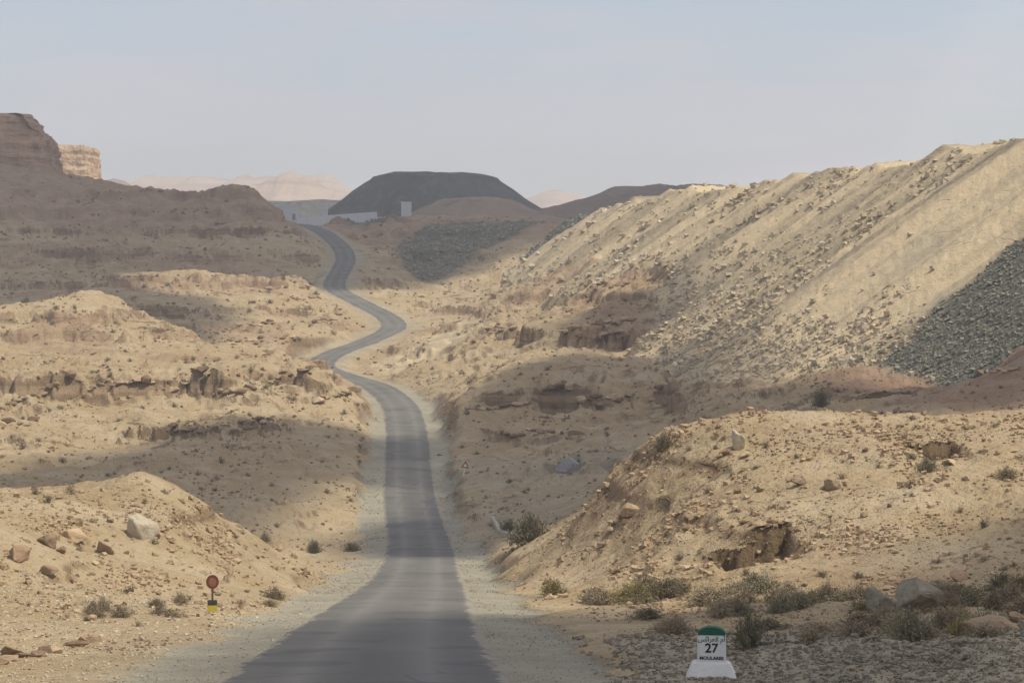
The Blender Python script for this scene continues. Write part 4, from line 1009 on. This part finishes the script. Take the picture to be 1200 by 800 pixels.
# belt of dry brush behind the verge
for i in range(80):
    px = random.uniform(690, 1200); py = random.uniform(690, 752)
    if px < 760: py = random.uniform(692, 722)
    if 795 < px < 868 and py > 725: continue
    p = hit(px, py, 50, 110)
    kd = random.choice(['twig', 'twig', 'twig', 'olive', 'green']); cw = {'twig': 'dry brown', 'olive': 'yellow-olive', 'green': 'grey-green'}[kd]
    if p: place_shrub(random.choice(SH[kd]), p, random.uniform(36, 70)*px_m(p), random.uniform(15, 30)*px_m(p), cw+' brush behind the right verge near '+near(p), 'brush belt on the right verge')
for i in range(16):
    px = random.uniform(95, 330); py = 735-0.13*(px-95)+random.uniform(-16, 6)
    if 215 < px < 290: continue
    p = hit(px, py, 50, 120)
    if p: place_shrub(random.choice(SH['twig']), p, random.uniform(26, 46)*px_m(p), random.uniform(12, 22)*px_m(p), 'low dry brush at the foot of the left mound near '+near(p), 'brush by the left mound')
far_mask = calm & (tal < 0.2) & (dd < 520)
for i in pick(150, far_mask & (dd > 150), scrn*(0.15+np.clip(fbm(pts[:, 0]/9, pts[:, 1]/9, 150, 3), 0, 1))):
    p = Vector(pts[i]); w = random.uniform(6, 14)*px_m(p)
    kd = random.choice(['twig', 'twig', 'green']); kw = 'straw-coloured' if kd == 'twig' else 'grey-green'
    where = ('left' if p.x < -6 else 'right')+(', before the first bend' if p.y < 330 else ', by the bends')
    lab = 'small %s tuft on the hills %s of the road%s' % (kw, *where.split(',', 1)[:1], ','+where.split(',', 1)[1])
    place_shrub(random.choice(TU[kd]), p, w, w*random.uniform(0.4, 0.75), lab, 'tufts on the left hills' if p.x < -6 else 'tufts on the right hills')
for i in pick(90, calm & (dd < 128) & (dd > 60) & (np.abs(pxv-250) > 22), scrn*(0.15+np.clip(fbm(pts[:, 0]/4, pts[:, 1]/4, 152, 3), 0, 1))):
    p = Vector(pts[i]); w = random.uniform(9, 22)*px_m(p)
    lab = ('small dry tuft on the roadside mound near ' if p.x < 0 else 'small dry tuft on the sandy slope near ')+near(p)
    place_shrub(random.choice(TU['twig']), p, w, w*random.uniform(0.4, 0.7), lab, 'tufts on the mound' if p.x < 0 else 'tufts on the sandy slope')

# ---------------------------------------------------------------- debris
p1 = hit(577, 612, 150, 260); p2 = hit(586, 624, 150, 260); p3 = hit(615, 633, 150, 260)
if p1 and p2 and p3:
    bm = bmesh.new(); rows = []
    path = [p1+Vector((0, 0, 0.35)), p1.lerp(p2, 0.6)+Vector((0, 0, 0.25)), p2+Vector((0, 0, 0.12)), p2.lerp(p3, 0.5)+Vector((0, 0, 0.15)), p3+Vector((0, 0, 0.08))]
    for i, q_ in enumerate(path):
        w = (0.13, 0.16, 0.17, 0.12, 0.07)[i]
        rows.append([bm.verts.new(q_-p2+Vector(v)) for v in ((-w, -w, -0.35), (w, -w*0.4, -0.35), (w, w*0.4, 0.06), (-w, -w*0.2, 0.06))])
    for A_, B_ in zip(rows[:-1], rows[1:]):
        for i in range(4): bm.faces.new((A_[i], A_[(i+1) % 4], B_[(i+1) % 4], B_[i]))
    bm.faces.new(rows[0][::-1]); bm.faces.new(rows[-1]); bmesh.ops.recalc_face_normals(bm, faces=bm.faces)
    bmesh.ops.bevel(bm, geom=bm.edges[:], offset=0.02, segments=1, affect='EDGES')
    o = from_bm('broken_slab', bm, M['rock_pale']); o.location = p2; tag(o, 'bent broken pale slab lying below the road beside grey-green bushes', 'debris')
p = hit(664, 547, 150, 330)
if p:
    k = px_m(p); n_ = 14; gx, gy = np.meshgrid(np.linspace(-1, 1, n_), np.linspace(-1, 1, n_))
    def crumple(hx, hy, amp, seed):
        x = gx*hx*(1+0.12*pnoise(gy*2, gx*0, seed)); y = gy*hy; z = np.array([[ground_z(p.x+a_, p.y+b2)-p.z for a_, b2 in zip(r1, r2)] for r1, r2 in zip(x, y)])+0.06+amp*np.abs(fbm(gx*2, gy*2, seed, 3))
        V = np.stack([x, y, z], -1).reshape(-1, 3); i = np.arange(n_-1)[:, None]*n_; j = np.arange(n_-1)[None, :]
        return V, np.stack([i+j, i+j+1, i+n_+j+1, i+n_+j], -1).reshape(-1, 4)
    V, Q = crumple(13*k, 1.0, 0.2, 160)
    Vb = V.copy(); Vb[:, 2] -= 0.05; o = link('scrap_sheet', np_mesh('scrap_sheet', np.concatenate([V, Vb]), np.concatenate([Q, Q[:, ::-1]+len(V)]), False), M['grey_sheet'])
    o.location = p; tag(o, 'crumpled grey-blue scrap sheet lying in the dry wash', 'scrap')
    o2 = box_part('white_shard', M['sign_white'], o, -0.5, 0.5, -0.12, 0.12, 0.0, 0.08); o2.location = (9*k, -0.8, 0.45); o2.rotation_euler = (0, 0.6, 0.3)

# ---------------------------------------------------------------- broken cloud overhead (casts the drifting shade seen on the ground)
def cloud_material():
    m = bpy.data.materials.new('cloud_vapour'); m.use_nodes = True; nt = m.node_tree; nt.nodes.clear()
    o = nt.nodes.new('ShaderNodeOutputMaterial'); mx = nt.nodes.new('ShaderNodeMixShader'); t = nt.nodes.new('ShaderNodeBsdfTransparent'); d = nt.nodes.new('ShaderNodeBsdfDiffuse')
    tr = nt.nodes.new('ShaderNodeBsdfTranslucent'); m2 = nt.nodes.new('ShaderNodeMixShader'); m2.inputs[0].default_value = 0.5
    d.inputs[0].default_value = (0.9, 0.9, 0.9, 1); tr.inputs[0].default_value = (0.9, 0.9, 0.9, 1); mx.inputs[0].default_value = 0.46
    nt.links.new(d.outputs[0], m2.inputs[1]); nt.links.new(tr.outputs[0], m2.inputs[2])
    nt.links.new(t.outputs[0], mx.inputs[1]); nt.links.new(m2.outputs[0], mx.inputs[2]); nt.links.new(mx.outputs[0], o.inputs[0]); return m
M['cloud'] = cloud_material()
CLOUD_H = 650.0
def cloud(outline, zg, seed, lump=9.0):
    """outline of the shade in plan (m) at ground level zg; one lumpy mass of vapour standing sunwards of it"""
    r = random.Random(seed); pts_ = [Vector((*p, 0)) for p in outline]
    xs = [p.x for p in pts_]; ys = [p.y for p in pts_]
    def inside(x, y):
        c = False
        for a, b in zip(pts_, pts_[1:]+pts_[:1]):
            if (a.y > y) != (b.y > y) and x < (b.x-a.x)*(y-a.y)/(b.y-a.y)+a.x: c = not c
        return c
    def edge(x, y):
        best = 1e9
        for a, b in zip(pts_, pts_[1:]+pts_[:1]):
            ab = b-a; t = max(0, min(1, ((x-a.x)*ab.x+(y-a.y)*ab.y)/max(ab.length_squared, 1e-6))); best = min(best, math.hypot(x-a.x-t*ab.x, y-a.y-t*ab.y))
        return best
    off_ = SUN*((CLOUD_H-zg)/SUN.z); V = []; Fc = []
    ico = bmesh.new(); bmesh.ops.create_icosphere(ico, subdivisions=2, radius=1); iv = np.array([v.co for v in ico.verts]); iff = np.array([[v.index for v in f.verts] for f in ico.faces]); ico.free()
    y = min(ys); st = lump*0.8
    while y < max(ys):
        x = min(xs)
        while x < max(xs):
            qx, qy = x+r.uniform(-.4, .4)*st, y+r.uniform(-.4, .4)*st
            if inside(qx, qy):
                e = edge(qx, qy); rad = min(lump*r.uniform(0.85, 1.25), max(e*1.15, 2.0))
                c = np.array([qx+off_.x, qy+off_.y, CLOUD_H]); Fc.append(iff+len(iv)*len(V)); V.append(iv*np.array([rad, rad, rad*0.55])*(1+0.12*np.sin(iv*7+seed).sum(1, keepdims=True)/3)+c)
            x += st
        y += st
    if not V: return
    o = link('cloud', np_mesh('cloud', np.concatenate(V), np.concatenate(Fc)), M['cloud'])
    return tag(o, 'small broken cloud overhead shading the hills', kind='structure')
def shade(*pp): return plan(*pp)
CLOUDS = [
 (shade((-400,560),(-100,480),(0,425),(90,415),(180,400),(250,392),(300,405),(320,440),(300,470),(240,490),(190,505),(150,530),(250,550),(360,552),(400,536),(450,545),(500,566),(540,580),(600,610),(660,650),(760,690),(980,720),(980,1010),(300,1020),(120,900),(60,860),(-400,860)), 10, 1, 9),
 (shade((-300,195),(-300,228),(0,232),(80,250),(170,258),(230,280),(300,288),(420,290),(470,292),(505,268),(495,252),(430,240),(370,222),(330,190),(250,165),(100,160),(0,170)), -14, 2, 6),
 (shade((520,250),(545,215),(600,192),(680,180),(760,176),(860,180),(1000,185),(1300,195),(1300,225),(1150,228),(1050,240),(950,252),(860,280),(790,322),(745,333),(690,333),(640,325),(580,308),(530,294),(512,280)), -11, 3, 5),
 (shade((650,386),(690,366),(755,358),(790,356),(812,358),(808,376),(795,388),(770,397),(712,397)), -2, 4, 3.0),
 (shade((-300,30),(150,40),(260,56),(420,72),(540,78),(700,82),(800,80),(960,76),(1090,80),(1130,92),(1300,98),(1300,20),(-300,10)), -6, 5, 2.6),
 (shade((430,172),(560,170),(640,186),(640,215),(540,222),(430,212),(380,195)), -18, 7, 4),
]
for oc, zg, sd, lp in CLOUDS: cloud(oc, zg, sd, lp)

# ---------------------------------------------------------------- dusty air
hz = bmesh.new(); box(hz, -7000, 7000, -7000, 7000, float(Z.min())-1.5, 215.0)
hm = bpy.data.materials.new('dusty_air'); hm.use_nodes = True; hnt = hm.node_tree; hnt.nodes.clear()
ho = hnt.nodes.new('ShaderNodeOutputMaterial'); hv_ = hnt.nodes.new('ShaderNodeVolumePrincipled')
hv_.inputs['Color'].default_value = (0.85, 0.91, 1.0, 1); hv_.inputs['Density'].default_value = 0.00028; hv_.inputs['Anisotropy'].default_value = 0.2
hnt.links.new(hv_.outputs[0], ho.inputs['Volume'])
haze = from_bm('haze', hz, hm); tag(haze, 'pale dusty air over the whole valley', kind='stuff')
